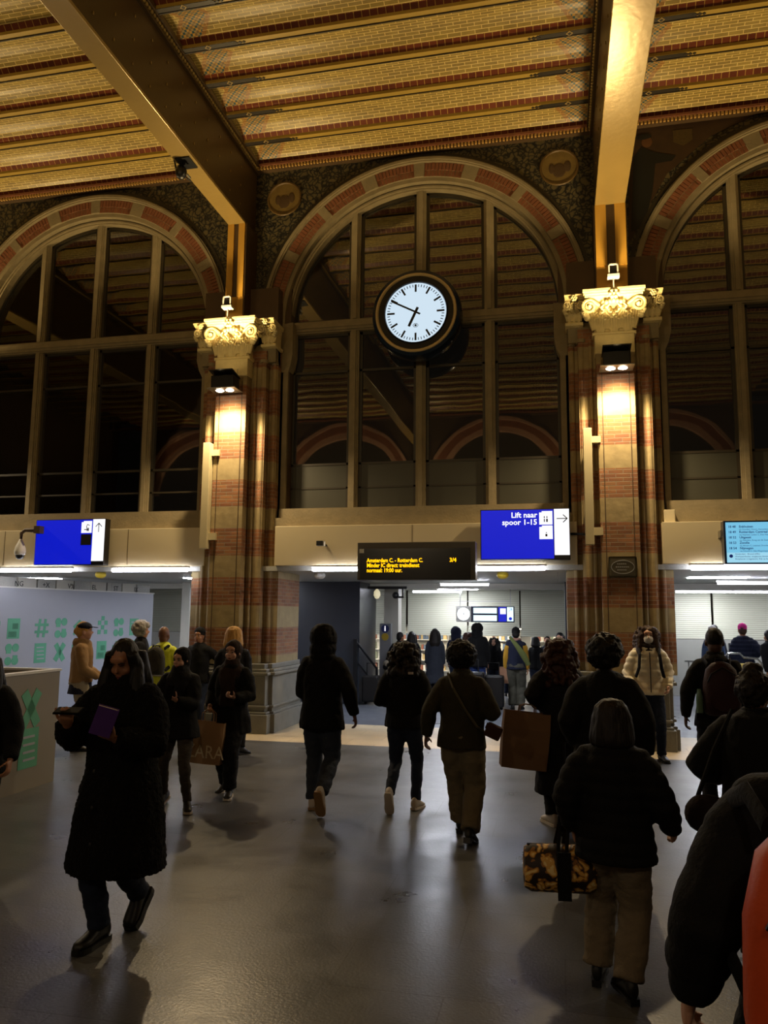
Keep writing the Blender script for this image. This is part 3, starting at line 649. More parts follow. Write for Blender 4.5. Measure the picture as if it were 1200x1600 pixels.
# ------------------------------------------------------------------ flood lamps on the pillars
LENS = emis('lamp_lens', '#fff4dc', 30)
def flood(cx, y, z, label, ry=0):
    e = empty('flood_lamp', (cx, y, z), label, 'lamp', 'twin flood lamps on the pillars', rz=ry)
    m = MB(); m.box(-.2, .2, -.13, .14, -.12, .10); m.build('housing', DARKMET, e, bevel=.015)
    m = MB(); m.loft([[Vector(p) for p in r] for r in ([(-.21,-.2,.16),(.21,-.2,.16),(.21,.16,.10),(-.21,.16,.10)], [(-.21,-.2,.18),(.21,-.2,.18),(.21,.16,.12),(-.21,.16,.12)])]); m.build('visor', BLACK, e)
    for s in (-1, 1): MB().sph((s*.09, 0, -.125), (.075, .07, .03), n=16, m=8).build('lens', LENS, e, smooth=True)
    m = MB(); m.box(-.25, .25, -.17, .17, -.135, -.12); m.build('rim', STEEL, e)
    m = MB(); m.box(-.05, .05, .1, .26, .0, .05); m.box(-.12, .12, .14, .16, -.1, .1); m.build('bracket', DARKMET, e)
    m = MB()
    for k in range(9): m.tube([(-.16+.04*k, .12, .12), (-.16+.04*k+random.uniform(-.02, .02), .12, .27)], .004, 5)
    m.build('bird_spikes', STEEL, e)
    lamp('SPOT', 'flood_beam_up', (0, -.30, .30), P_UP, WARM, (0, -.62, 1), .09, 155, .3, e)
    lamp('SPOT', 'capital_beam', (0, -.25, .16), P_CAP, WARM, (0, .75, 1), .05, 100, .6, e)
    lamp('SPOT', 'flood_beam_down', (0, -.10, -.2), P_DOWN, WARM, (0, .42, -1), .04, 120, .6, e)
    lamp('SPOT', 'hall_beam', (0, -.10, -.2), P_HALL, (1, .76, .44), (0, -.35, -1), .06, 165, .5, e)
    return e
flood(-5.45, 12.02, 5.80, 'twin flood lamp with dark visor under the left carved capital')
flood(0.94, 12.02, 5.80, 'twin flood lamp with dark visor under the right carved capital')
# the same lamps on the pillars across the hall (seen only mirrored in the glass)
for px in (PX[0]-6.4, PX[0], PX[1]):
    lamp('SPOT', 'opposite_flood_up', (px, -4.0, 5.9), BACK_UP, WARM, (0, .45, 1), .1, 165, .35)
    lamp('SPOT', 'opposite_flood_wall', (px, -4.0, 5.9), P_CAP*2, (1, .7, .5), (0, -.8, .6), .1, 150, .5)
for px in (PX[0]-6.4, PX[1]+6.4):
    lamp('SPOT', 'side_pillar_flood_up', (px, 11.9, 6.05), P_UP, WARM, (0, -.55, 1), .09, 165, .35)
    lamp('SPOT', 'side_pillar_hall_beam', (px, 11.8, 5.6), P_HALL, (1, .80, .52), (0, -.3, -1), .12, 165, .5)

for px in (PX[0]-6.4, PX[0], PX[1]):
    lamp('SPOT', 'opposite_hall_beam', (px, -3.9, 5.6), P_FILL, (1, .82, .6), (0, .55, -1), .12, 150, .5)
# ------------------------------------------------------------------ big station clock
FACE = emis('clock_face', '#cfe3f2', 1.0)
e = empty('station_clock', (-2.25, 12.5, 6.98), 'large round illuminated wall clock with dark rim hanging before the middle window', 'clock')
NAVY = mat('clock_navy', '#122238', .2, noise_amt=0)
m = MB()
def yl(prof, n=56): return [[Vector((r*math.cos(2*PI*i/n), y, r*math.sin(2*PI*i/n))) for i in range(n)] for r, y in prof]
m.loft(yl([(.3, .42), (.70, .40), (.76, .30), (.77, .06), (.75, -.02), (.70, -.04), (.69, -.0), (.5, .0), (.01, .0)])); m.build('case', NAVY, e, smooth=True)
m = MB(); m.loft(yl([(.64, -.03), (.66, -.055), (.685, -.055), (.70, -.03)]), close=False, caps=False); m.build('brass_ring', mat('brass_ring', '#c8b07c', .4, metal=.0, noise_amt=.05), e, smooth=True)
m = MB(); m.loft(yl([(.7, -.035), (.55, -.03), (.54, -.06), (.53, -.06), (.52, -.03)]), caps=False); m.build('inner_rim', BLACK, e, smooth=True)
MB().loft(yl([(.0005, -.02), (.525, -.02), (.525, -.03), (.0005, -.03)])).build('dial', FACE, e)
m = MB()
for k in range(60):
    a = k*PI/30; R_ = Matrix.Rotation(a, 3, 'Y'); big = k % 5 == 0
    l, w_ = (.13, .032) if big else (.045, .012)
    m.cbox(R_ @ Vector((0, -.034, .49-l/2-(0 if big else .0))), (w_, .004, l), R_)
m.build('minute_marks', BLACK, e)
for nm, ang, l, tail, w_ in (('hour_hand', 205, .27, .09, .045), ('minute_hand', 297.5, .47, .09, .03)):
    R_ = Matrix.Rotation(math.radians(ang), 3, 'Y'); MB().cbox(R_ @ Vector((0, -.045 if l < .3 else -.052, (l-tail)/2)), (w_, .004, l+tail), R_).build(nm, BLACK, e)
m = MB(); 
for q in range(6): 
    a = q*PI/3; m.tube([(.045*math.cos(a), -.036, -.23+.035*math.sin(a)), (.045*math.cos(a+PI/3), -.036, -.23+.035*math.sin(a+PI/3))], .004, 5)
m.sph((0, -.036, -.23), (.02, .003, .02), n=8, m=6); m.build('dial_emblem', DARKMET, e)
m = MB(); m.cbox((0, .48, .2), (.12, .2, .1)); m.cbox((0, .48, -.2), (.12, .2, .1)); m.build('wall_bracket', BLACK, e)
for a in (40, 130, 215, 320): 
    m = MB(); m.sph((.765*math.cos(math.radians(a)), .12, .765*math.sin(math.radians(a))), .018, n=8, m=6); m.build('case_screw', STEEL, e)

# ------------------------------------------------------------------ signs
BLUE = emis('sign_blue', '#0a1ee0', 0.75); SW = emis('sign_white', '#fbfbff', 1.15); SD = mat('sign_dark', '#07070c', .4, noise_amt=0)
def tri_arrow(m, cx, cz, r, ang, y):
    R_ = Matrix.Rotation(ang, 3, 'Y'); o = Vector((cx, y, cz))
    def seg(a, b, w_): 
        a = Vector((a[0], 0, a[1])); b = Vector((b[0], 0, b[1])); m.tube([o+R_ @ a, o+R_ @ b], w_, 4)
    seg((0, -r), (0, r), r*.09); seg((0, r), (-r*.75, r*.2), r*.09); seg((0, r), (r*.75, r*.2), r*.09)
def sign(x0, x1, z0, z1, label, ang, icons, words):
    Y = 12.3; e = empty('direction_sign', ((x0+x1)/2, Y, z0), label, 'sign', 'blue lit direction signs'); e.location = (0, 0, 0)
    MB().box(x0, x1, Y-.02, Y+.14, z0, z1).build('sign_case', SD, e, bevel=.01)
    xs = x1-.235
    MB().box(x0+.015, xs-.01, Y-.028, Y-.02, z0+.015, z1-.015).build('blue_panel', BLUE, e)
    MB().box(xs, x1-.01, Y-.034, Y-.02, z0+.07, z1-.01).build('white_panel', SW, e)
    a = MB(); tri_arrow(a, (xs+x1)/2, z1-.16, .08, ang, Y-.04); a.build('arrow', SD, e)
    for k, ic in enumerate(icons):
        zc = z1-.15-.225*k; bx = xs-.125
        if ic == 'blank': MB().box(bx-.1, bx+.1, Y-.034, Y-.026, zc-.09, zc+.1).build('dark_patch', SD, e); continue
        MB().box(bx-.10, bx+.10, Y-.034, Y-.026, zc-.1, zc+.09).box(bx-.06, bx+.10, Y-.034, Y-.026, zc+.08, zc+.11).build('icon_panel', SW, e)
        g = MB()
        if ic == 'lift': g.box(bx-.03, bx-.015, Y-.04, Y-.034, zc+.0, zc+.03); g.box(bx+.01, bx+.025, Y-.04, Y-.034, zc+.0, zc+.03); g.box(bx-.03, bx-.015, Y-.04, Y-.034, zc-.06, zc-.01); g.box(bx+.005, bx+.03, Y-.04, Y-.034, zc-.06, zc-.01)
        elif ic == 'small': g.box(bx-.01, bx+.02, Y-.04, Y-.034, zc-.06, zc-.02); g.sph((bx+.005, Y-.037, zc), (.01, .003, .01), n=8, m=4)
        else:
            g.tube([(bx+.06, Y-.037, zc+.03), (bx+.02, Y-.037, zc+.05), (bx, Y-.037, zc+.01), (bx+.01, Y-.037, zc-.02)], .007, 5); g.box(bx-.04, bx+.05, Y-.04, Y-.034, zc-.05, zc-.035); g.box(bx+.01, bx+.025, Y-.04, Y-.034, zc-.07, zc-.01); g.box(bx+.035, bx+.05, Y-.04, Y-.034, zc-.07, zc-.01)
        g.build('icon', SD, e)
    for k, t in enumerate(words): text('lettering', t, .118, (xs-.255, Y-.034, z1-.135-.112*k), SW, e, 'RIGHT', .002, bold=.0025, sx=1.02)
    m = MB(); m.box(x0+.2, x0+.25, Y+.1, Y+.22, z0+.2, z0+.5); m.box(x1-.25, x1-.2, Y+.1, Y+.22, z0+.2, z0+.5); m.build('wall_mount', DARKMET, e)
    return e
sign(-9.10, -7.72, 2.735, 3.55, 'blue lit sign with an upward arrow at the left, without words', 0, ['bag', 'blank'], [])
sign(-1.17, 0.20, 2.78, 3.57, 'blue lit lift sign with a right pointing arrow, beside the right pillar', PI/2, ['lift', 'small'], ['Lift naar', 'spoor 1-15'])

# amber matrix display
e = empty('matrix_display', (-2.14, 12.1, 2.46), 'dark hanging display with three lines of amber dot text', 'display'); e.location = (0, 0, 0)
CASEG = mat('display_case', '#4c463c', .45, noise_amt=.05)
MB().box(-3.09, -1.22, 12.02, 12.3, 2.46, 3.05).build('case', CASEG, e, bevel=.012)
MB().box(-3.04, -1.30, 12.0, 12.03, 2.475, 2.95).build('screen', mat('display_screen', '#06060f', .25, noise_amt=0), e)
MB().box(-3.05, -2.98, 11.99, 12.03, 2.88, 2.945).build('white_label', WHITE, e)
MB().box(-3.0, -2.95, 12.1, 12.5, 2.8, 2.9).box(-1.4, -1.35, 12.1, 12.5, 2.8, 2.9).build('wall_mount', DARKMET, e)
AMB = emis('amber_led', '#ffb300', 2.2)
for k, (a, b_) in enumerate((('Amsterdam C. - Rotterdam C.', '3/4'), ('Minder IC direct: treindienst', ''), ('normaal: 19:00 uur.', ''))):
    text('lettering', a, .088, (-2.93, 11.996, 2.735-.078*k), AMB, e, 'LEFT', .001, bold=.002, sx=.82)
    if b_: text('lettering', b_, .088, (-1.62, 11.996, 2.735), AMB, e, 'LEFT', .001, bold=.002, sx=.95)

# departure screen at the right edge
e = empty('departure_screen', (3.0, 12.25, 2.71), 'light blue lit train departure screen at the right edge', 'screen'); e.location = (0, 0, 0)
MB().box(2.39, 3.62, 12.24, 12.42, 2.69, 3.33).build('case', NAVY, e, bevel=.008)
MB().box(2.42, 3.60, 12.228, 12.24, 2.715, 3.305).build('screen', emis('screen_blue', '#7fd0f5', .85), e)
MB().box(2.42, 3.60, 12.224, 12.228, 2.715, 2.86).build('message_area', emis('screen_blue_light', '#a5e0f8', .9), e)
INK = mat('screen_ink', '#0a2a8a', .5, noise_amt=0, emit='#0a2a8a', es=.25)
for k, (t, d_, v) in enumerate((('18 48', 'Enkhuizen', 'via Zaandam, Hoorn, Kersenboogerd'), ('18 49', 'Rotterdam Centraal', 'via Haarlem, Leiden C, Den Haag HS'), ('18 52', 'Uitgeest', 'via Zaandam, Koog aan de Zaan'), ('18 53', 'Zwolle', 'via Almere C, Lelystad, Dronten'), ('18 54', 'Nijmegen', 'via Utrecht C, Ede-Wageningen, Arnhem'))):
    z = 3.225-.079*k
    text('lettering', t, .047, (2.45, 12.226, z), INK, e, 'LEFT', .001, bold=.0008); text('lettering', d_, .047, (2.60, 12.226, z), INK, e, 'LEFT', .001, bold=.0008)
    text('lettering', v, .03, (2.60, 12.226, z-.036), INK, e, 'LEFT', .001)
for k, t in enumerate(('Amsterdam - Brussel (HSL)', 'Werkzaamheden, aangepaste dienstregeling', 'Reisplanner is bijgewerkt. Kijk op het scherm')): text('lettering', t, .03, (2.53, 12.222, 2.83-.036*k), INK, e, 'LEFT', .001)
m = MB(); m.disc((2.475, 12.222, 2.81), .025, (0, 1, 0), .004, 16); m.build('info_icon', INK, e)
MB().box(2.36, 2.42, 12.3, 12.5, 3.1, 3.2).build('wall_mount', STEEL, e)

# white vertical ducts beside the pillars
CH = mat('duct_white', '#c2b58f', .45, noise_amt=.04)
for x, z0, z1, lab in ((-5.82, 2.995, 4.815, 'white vertical cable duct on the left edge of the left pillar'), (.49, 2.995, 4.80, 'white vertical cable duct hanging left of the right pillar')):
    e = empty('cable_duct', (x, 12.3, z0), lab, 'duct', 'white vertical ducts beside the pillars'); e.location = (0, 0, 0)
    MB().box(x-.065, x+.065, 12.18, 12.33, z0, z1).build('duct', CH, e, bevel=.008)
    MB().box(x-.02, x+.2, 12.25, 12.36, z1-.22, z1-.12).box(x-.02, x+.2, 12.25, 12.36, z0+.15, z0+.27).box(x-.04, x+.04, 12.3, 12.55, z0+.5, z0+.56).build('bracket', CH, e)
m = MB().tube([(.22, 12.45, 3.19), (.35, 12.3, 3.17), (.44, 12.25, 3.16)], .02, 8).build('pipe', BLACK, smooth=True); tag(m, 'short black pipe joining the duct and the blue lift sign', 'pipe')
# plaque
e = empty('plaque', (.97, 12.29, 2.6), 'grey square plaque with an oval emblem on the right brick pillar', 'plaque'); e.location = (0, 0, 0)
MB().box(.755, 1.165, 12.275, 12.30, 2.50, 2.82).build('plate', mat('plaque_metal', '#57513f', .4, metal=.5, noise_amt=.1), e, bevel=.03)
m = MB(); m.tube([(.96+.165*math.cos(a*PI/16), 12.272, 2.66+.10*math.sin(a*PI/16)) for a in range(33)], .007, 6); m.build('oval_rim', STEEL, e)
for k, t in enumerate(('STATION', 'MONUMENT', '1889')): 
    m = MB(); [m.box(.86+.028*i+(0.02 if k != 1 else 0), .878+.028*i+(0.02 if k != 1 else 0), 12.268, 12.276, 2.70-.045*k, 2.715-.045*k) for i in range(5 if k != 1 else 7)]; m.build('raised_marks', STEEL, e)
# cameras
def dome_cam(x, y, z):
    e = empty('security_camera', (x, y, z), 'white pear-shaped dome camera on a dark bracket, left of the blank blue sign', 'camera')
    MB().lathe((0, 0, 0), [(.02, .20), (.04, .16), (.085, .06), (.10, -.02), (.095, -.07), (.075, -.09)], 20).build('housing', WHITE, e, smooth=True)
    MB().lathe((0, 0, 0), [(.078, -.085), (.07, -.125), (.045, -.155), (.005, -.165)], 20).build('dome', BLACK, e, smooth=True)
    MB().tube([(0, 0, .18), (0, 0, .30), (.06, .02, .36), (.30, .05, .36)], [.02, .03, .035, .05], 10).cbox((.34, .1, .36), (.12, .3, .13)).build('bracket', BROWN, e, smooth=True)
dome_cam(-9.33, 12.2, 3.0)
e = empty('security_camera', (-3.76, 12.2, 3.06), 'small box camera on the cream fascia left of the amber display', 'camera')
MB().cbox((0, 0, 0), (.11, .12, .08)).build('housing', BLACK, e, bevel=.008); MB().cbox((.06, 0, 0), (.02, .09, .075)).build('side_plate', WHITE, e); MB().box(-.01, .02, .05, .3, -.02, .01).build('arm', DARKMET, e)
for x, z, lab in ((-5.50, 7.25, 'small white framed camera above the left carved capital'), (.94, 7.25, 'small white framed camera above the right carved capital')):
    e = empty('security_camera', (x, 12.12, z), lab, 'camera', 'small cameras above the capitals')
    m = MB(); m.box(-.075, -.055, -.05, -.02, -.05, .12); m.box(.055, .075, -.05, -.02, -.05, .12); m.box(-.075, .075, -.05, -.02, .10, .12); m.box(-.09, .09, -.06, .1, -.09, -.05); m.build('frame', WHITE, e)
    MB().box(-.05, .05, -.03, .06, -.05, .09).build('lens_box', BLACK, e); MB().tube([(0, 0, -.08), (0, 0, -.25)], .01, 6).build('stem', WHITE, e)
e = empty('beam_camera', (-5.47, 10.35, 8.81), 'dark round camera hanging under the narrow left girder', 'camera')
MB().cbox((0, 0, -.01), (.24, .3, .02)).build('mount_plate', DARKMET, e); MB().sph((-.08, 0, -.15), (.09, .09, .12)).build('housing', BLACK, e, smooth=True); MB().tube([(-.08, 0, -.03), (-.08, 0, -.1)], .03, 8).build('stem', BLACK, e); MB().cbox((.02, .05, -.2), (.03, .12, .02)).build('sensor_arm', STEEL, e)
e = tag(MB().tube([(-6.0, 10.8, 9.5), (-5.98, 11.0, 9.1), (-5.7, 11.0, 8.9)], .015, 6).build('hanging_cable', BLACK), 'thin black cable hanging beside the narrow left girder', 'cable')

# ------------------------------------------------------------------ fluorescent tubes
TM = emis('tube_light', '#eef0ff', TUBE)
def tube_light(x0, x1, y, z, label, r=.035, grp='fluorescent tubes under the cream fascia'):
    e = empty('fluorescent_tube', ((x0+x1)/2, y, z), label, 'light', grp); w_ = (x1-x0)/2
    MB().tube([(-w_, 0, 0), (w_, 0, 0)], r, 12).build('tube', TM, e, smooth=True)
    MB().cbox((0, 0, r+.015), (2*w_+.06, .07, .03)).build('fitting', WHITE, e)
for x0, x1, lab in ((-9.87, -8.44, 'fluorescent tube under the blank blue sign'), (-7.62, -6.2, 'fluorescent tube just left of the left pillar'), (-3.95, -2.53, 'fluorescent tube left of the amber display'), (-1.62, -.19, 'fluorescent tube under the lift sign'), (1.95, 3.4, 'fluorescent tube under the departure screen'), (-12.1, -10.7, 'fluorescent tube at the far left edge')):
    tube_light(x0, x1, 12.42, 2.655, lab)
for x0, x1, y, lab in ((-2.4, -1.4, 16.4, 'short lit tube deep in the passage behind the amber display'), (2.9, 4.0, 15.6, 'thin lit tube deep in the passage below the departure screen'), (2.6, 5.6, 18.8, 'long lit tube in front of the shutters at the right'), (-8.2, -7.0, 18.6, 'lit tube behind the patterned hoarding'), (-3.5, -2.3, 19.2, 'lit tube near the shutters behind the dark slab')):
    tube_light(x0, x1, y, 2.50 if y > 17.8 else 2.56, lab, .022, 'tubes deep in the passage')
for x, y in ((-7, 15), (-2.3, 15), (2.8, 15), (-11, 15), (-2.5, 20.1), (3.5, 20.0), (-6.8, 20.1), (6.5, 20.1)):
    zc = 2.64 if y < 17.8 else 2.60
    MB().box(x-.5, x+.5, y-.15, y+.15, zc-.015, zc).build('ceiling_light', LITE); tag(bpy.context.scene.collection.objects[-1], 'flat recessed light in the passage ceiling', 'light', 'recessed passage lights')
YEL = mat('yellow_plastic', '#d9c23a', .4, noise_amt=0)
for x, y, z, m_, lab in ((-8.15, 12.9, 2.60, YEL, 'yellow half-dome alarm under the left sign'), (-6.5, 13.4, 2.61, YEL, 'yellow half-dome alarm near the left pillar'), (-.9, 13.3, 2.60, YEL, 'yellow half-dome alarm below the lift sign'), (-4.1, 13.3, 2.60, WHITE, 'white half-dome detector just right of the left pillar')):
    tag(MB().sph((x, y, z), (.10, .10, .07), n=16, m=8).build('ceiling_alarm', m_, smooth=True), lab, 'alarm', 'half-dome devices on the passage ceiling')
# small ceiling camera pair in the passage
e = empty('ceiling_camera', (-4.55, 17.0, 2.5), 'pair of dome cameras on a dark bar right of the dark slab', 'camera'); e.location = (0, 0, 0)
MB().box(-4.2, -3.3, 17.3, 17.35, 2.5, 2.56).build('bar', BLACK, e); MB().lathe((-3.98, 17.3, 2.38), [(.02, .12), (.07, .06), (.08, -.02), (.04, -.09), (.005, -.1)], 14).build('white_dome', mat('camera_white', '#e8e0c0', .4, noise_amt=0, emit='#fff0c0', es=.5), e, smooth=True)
MB().sph((-3.55, 17.3, 2.36), .08).box(-3.4, -3.37, 17.3, 17.33, 2.3, 2.5).box(-3.55, -3.37, 17.3, 17.33, 2.3, 2.34).build('black_dome', BLACK, e, smooth=True)

# hanging passage sign with clock and screens
e = empty('hanging_sign', (-1.9, 19.5, 1.8), 'small hanging box with round white clock and lit blue and white screens', 'display'); e.location = (0, 0, 0)
Y = 19.5; X0, X1, Z0, Z1 = -2.47, -1.05, 1.77, 2.16
MB().box(X0, X1, Y, Y+.2, Z0, Z1).build('case', mat('sign_case_blue', '#10143c', .4, noise_amt=0), e, bevel=.01)
MB().box(X0, X0+.37, Y-.01, Y, Z0, Z1).build('clock_panel', WHITE, e)
MB().disc((X0+.185, Y-.015, (Z0+Z1)/2), .155, (0, 1, 0), .01, 28).build('clock_dial', emis('small_dial', '#f4fbff', 1.8), e); m = MB(); m.cbox((X0+.185, Y-.025, 1.98), (.012, .005, .06)); m.cbox((X0+.2, Y-.025, 1.965), (.05, .005, .01)); m.build('clock_hands', BLACK, e)
sc = emis('small_screen', '#d4f2fb', 1.5); MB().box(X0+.43, X0+1.0, Y-.012, Y, Z0+.215, Z0+.35).box(X0+.43, X0+1.0, Y-.012, Y, Z0+.03, Z0+.17).build('screen', sc, e)
MB().box(X0+1.04, X0+1.23, Y-.012, Y, Z0+.02, Z1-.02).build('blue_panel', BLUE, e); MB().box(X0+1.08, X0+1.22, Y-.02, Y-.01, Z0+.2, Z0+.34).build('icon_panel', SW, e)
MB().box(X0+1.25, X1-.02, Y-.012, Y, Z0+.03, Z1-.02).build('arrow_panel', sc, e); m = MB(); tri_arrow(m, X0+1.33, Z1-.09, .05, PI/4, Y-.02); m.disc((X0+1.33, Y-.02, Z0+.09), .04, (0, 1, 0), .004, 12); m.build('arrow', BLUE, e)
m = MB(); m.box(X0+.08, X0+.1, Y+.08, Y+.1, Z1, 2.6); m.box(X1-.1, X1-.08, Y+.08, Y+.1, Z1, 2.6); m.box(X0+.08, X1-.08, Y+.08, Y+.1, Z1+.11, Z1+.13); m.build('hanger', STEEL, e)
# blue end-on sign left of slab
tag(MB().box(-5.98, -5.86, 18.0, 18.9, 1.78, 2.15).build('end_on_sign', BLUE), 'narrow blue lit sign seen end-on left of the dark slab', 'sign')
# info pillar
e = empty('info_pillar', (-4.0, 18.3, 0), 'slim grey pillar with round blue information sign behind the curly haired walker', 'information pillar')
MB().box(-.14, .14, 0, .14, 0, 1.72).build('post', mat('pillar_grey', '#6e7074', .4, noise_amt=.05), e, bevel=.02)
MB().disc((0, -.01, 1.6), .095, (0, 1, 0), .02, 24).build('round_badge', mat('badge_blue', '#10205c', .4, noise_amt=0), e); MB().cbox((0, -.025, 1.59), (.025, .004, .09)).cbox((0, -.025, 1.655), (.025, .004, .02)).build('letter', SW, e); MB().disc((0, -.01, 1.41), .085, (0, 1, 0), .02, 20).build('yellow_button', mat('badge_yellow', '#a58a20', .4, noise_amt=0), e)
# handrails at the slab
def rail(x, y, label, d=1):
    e = empty('stair_rail', (x, y, 0), label, 'handrail', 'black handrails beside the slab')
    MB().tube([(0, 0, 1.35), (d*.35, .5, .75)], .025, 8).tube([(0, 0, .95), (d*.35, .5, .35)], .018, 8).build('handrail', BLACK, e)
    MB().box(-.05, .03, -.03, .05, 0, 1.4).build('post', DARKMET, e); MB().box(d*.35-.02, d*.35+.02, .48, .52, 0, .78).build('post', DARKMET, e)
rail(-4.30, 16.7, 'black sloping handrail on the right side of the dark slab'); rail(-6.0, 16.6, 'black sloping handrail left of the dark slab', -1)

# ------------------------------------------------------------------ patterned hoardings
HB = mat('hoarding_board', '#a5a9b4', .45, noise_amt=.05, nscale=2, bump=.03)
HB2 = mat('hoarding_board_near', '#8d8678', .5, noise_amt=.08, nscale=2)
HGR = mat('hoarding_green', '#5da886', .5, noise_amt=.25, nscale=3); HGR2 = mat('hoarding_green_deep', '#3e7f62', .5, noise_amt=.3, nscale=12)
def glyph(m, kind, O, U, s, Nn):
    """flat motif of size s at O on a board with along-vector U, up Z, normal Nn"""
    Z = Vector((0, 0, 1)); R_ = Matrix((U, -Nn, Z)).transposed()
    def q(x, z, wx, wz, rot=0, mi=0, dd=0): m.cbox(O + U*x*s + Z*z*s + Nn*(.003+dd), (wx*s, .004, wz*s), R_ @ Matrix.Rotation(rot, 3, 'Y'), mi)
    def d(x, z, r, mi=0): m.disc(O+U*x*s+Z*z*s+Nn*.003, r*s, Nn, .004, 14, mi)
    if kind == 'X': q(0, 0, .3, 1.1, .6); q(0, 0, .3, 1.1, -.6)
    elif kind == '#': q(-.18, 0, .16, 1, .1); q(.2, 0, .16, 1, .1, 0, .001); q(0, .18, .95, .15, 0, 0, .002); q(0, -.2, .95, .15, 0, 0, .002)
    elif kind == 'o': [d(a, b_, .22) for a in (-.22, .22) for b_ in (-.34, .34)]; q(-.22, .2, .3, .3, 0, 0, .001); q(.22, -.2, .3, .3, 0, 0, .001)
    elif kind == '~':
        for zz in (.25, -.25):
            for k in range(8): x = -.45+k*.125; m.cbox(O+U*(x+.03)*s+Z*(zz+.09*math.sin((x)*7))*s+Nn*(.003+.0004*k), (.15*s, .004, .24*s), R_)
    elif kind == 'p': q(0, 0, .8, 1.05); q(.1, .12, .35, .3, 0, 1, .003); q(-.05, -.3, .5, .3, 0, 1, .003)
    elif kind == 'c': [q(a*.27, b_*.27, .26, .26, 0, 0, .0005*(a+2)) for a in (-1, 0, 1) for b_ in (-1, 0, 1, 2) if (a+b_) % 2 == 0]
    elif kind == 'd':
        q(0, 0, .8, 1.05); [q(-.03+.02*k, .3-.2*k, .5, .06, 0, 2, .004) for k in range(4)]
    elif kind == '^':
        for zz in (.2, -.2): q(-.2, zz, .16, .6, .9); q(.2, zz, .16, .6, -.9, 0, .001)
def board(name, A, Bv, z0, z1, th, bmat, label, cat, pats, s, rows, gap, start):
    A = Vector((A[0], A[1], 0)); Bv = Vector((Bv[0], Bv[1], 0)); U = (Bv-A).normalized(); Nn = Vector((U.y, -U.x, 0)); e = empty(name, A, label, cat); e.location = (0, 0, 0)
    ln = (Bv-A).length; Rm = Matrix((U, -Nn, Vector((0, 0, 1)))).transposed()
    MB().cbox((A+Bv)/2+Vector((0, 0, (z0+z1)/2))-Nn*th/2, (ln, th, z1-z0), Rm).build('board', bmat, e)
    cap = MB(); cap.cbox((A+Bv)/2+Vector((0, 0, z1+.012))-Nn*th/2, (ln+.03, th+.03, .025), Rm); cap.build('top_trim', WHITE, e)
    k = 0; x = start; rg = random.Random(5)
    while x < ln-.2:
        xx = x if s < .4 else ln-x
        for r, zz in enumerate(rows): m = MB(); glyph(m, pats[(k*4+r*2) % len(pats)] if s < .4 else pats[(k*2+r) % len(pats)], A+U*xx+Vector((0, 0, zz)), U, s, Nn); m.build('green_motif', [HGR, HGR2, HB], e)
        x += gap*(1.35 if k % 3 == 2 else 1); k += 1
    return e, A, U, Nn, ln
e, A_, U_, N_, ln_ = board('patterned_hoarding', (-10.55, 10.2), (-9.32, 17.0), 0, 2.36, .08, HB, 'tall pale construction hoarding with rows of green motifs', 'hoarding', ['c', 'o', 'p', 'X', 'o', '^', '#', '~', 'd'], .36, (1.60, 1.12), .50, .25)
# lettered box strip above it
Rm = Matrix((U_, -N_, Vector((0, 0, 1)))).transposed(); 
e2 = empty('lettered_strip', (0, 0, 0), 'row of pale boxes with rotated dark letters on top of the tall hoarding', 'sign strip')
for k in range(14):
    MB().cbox(A_+U_*(.3+k*.48)+Vector((0, 0, 2.47))-N_*.1, (.44, .2, .19), Rm).build('letter_box', [OFFW, CEILP][k % 2], e2)
for k, t in enumerate(('EX', 'IT', 'LI', 'NG', '+X', 'V%', 'EL', 'ST', 'IX')):
    o = text('lettering', t, .14, (0, 0, 0), SD, e2, 'CENTER', .001, bold=.001); p = A_+U_*(1.0+k*.66)+Vector((0, 0, 2.40))+N_*.006
    o.matrix_local = Matrix.Translation(p) @ Rm.to_4x4() @ Matrix.Rotation(PI/2, 4, 'X')
e, A2, U2, N2, l2 = board('low_hoarding', (-5.62, 3.6), (-5.66, 8.17), 0, 1.235, .07, HB2, 'low grey hoarding panel with green cross and wave motifs at the left edge', 'hoarding', ['X', 'd', 'p', '~', 'X', '#'], .40, (.86, .44), .56, .42)
board('low_hoarding', (-9.3, 8.17), (-5.66, 8.17), 0, 1.235, .07, HB2, 'back panel of the low hoarding, running left behind the near panel', 'hoarding', ['X', '~'], .01, (.9,), 9, 8)

# ------------------------------------------------------------------ barrier and luggage cart at the right
e = empty('barrier_fence', (2.9, 19.6, 0), 'low grey barrier fence with thin uprights against the panel wall', 'fence')
m = MB(); m.box(-.05, 1.05, -.015, .015, .9, .94); m.box(-.05, 1.05, -.015, .015, .2, .23)
for k in range(8): m.box(.02+k*.14, .045+k*.14, -.01, .01, .2, .92)
m.build('uprights', mat('fence_grey', '#6c6c66', .5, noise_amt=0), e)
MB().box(.92, 1.0, -.04, .04, 0, 1.35).build('gate_post', DARKMET, e); MB().box(.4, .95, -.03, .03, .92, .98).build('latch_arm', DARKMET, e)
e = empty('luggage_cart', (3.35, 17.6, 0), 'silver framed luggage cart with a yellow panel below the pink hat', 'cart')
m = MB(); m.tube([(-.30, 0, .5), (-.30, 0, 1.0), (-.22, 0, 1.12), (0, 0, 1.14), (.05, -.05, 1.2), (.28, -.05, 1.2), (.36, 0, 1.12), (.62, 0, 1.1), (.7, 0, 1.0), (.70, 0, .6)], .022, 8); m.tube([(-.30, .0, .6), (.7, .0, .6)], .02, 8); m.build('tube_frame', mat('cart_chrome', '#c9c9c6', .2, metal=.9, noise_amt=0), e, smooth=True)
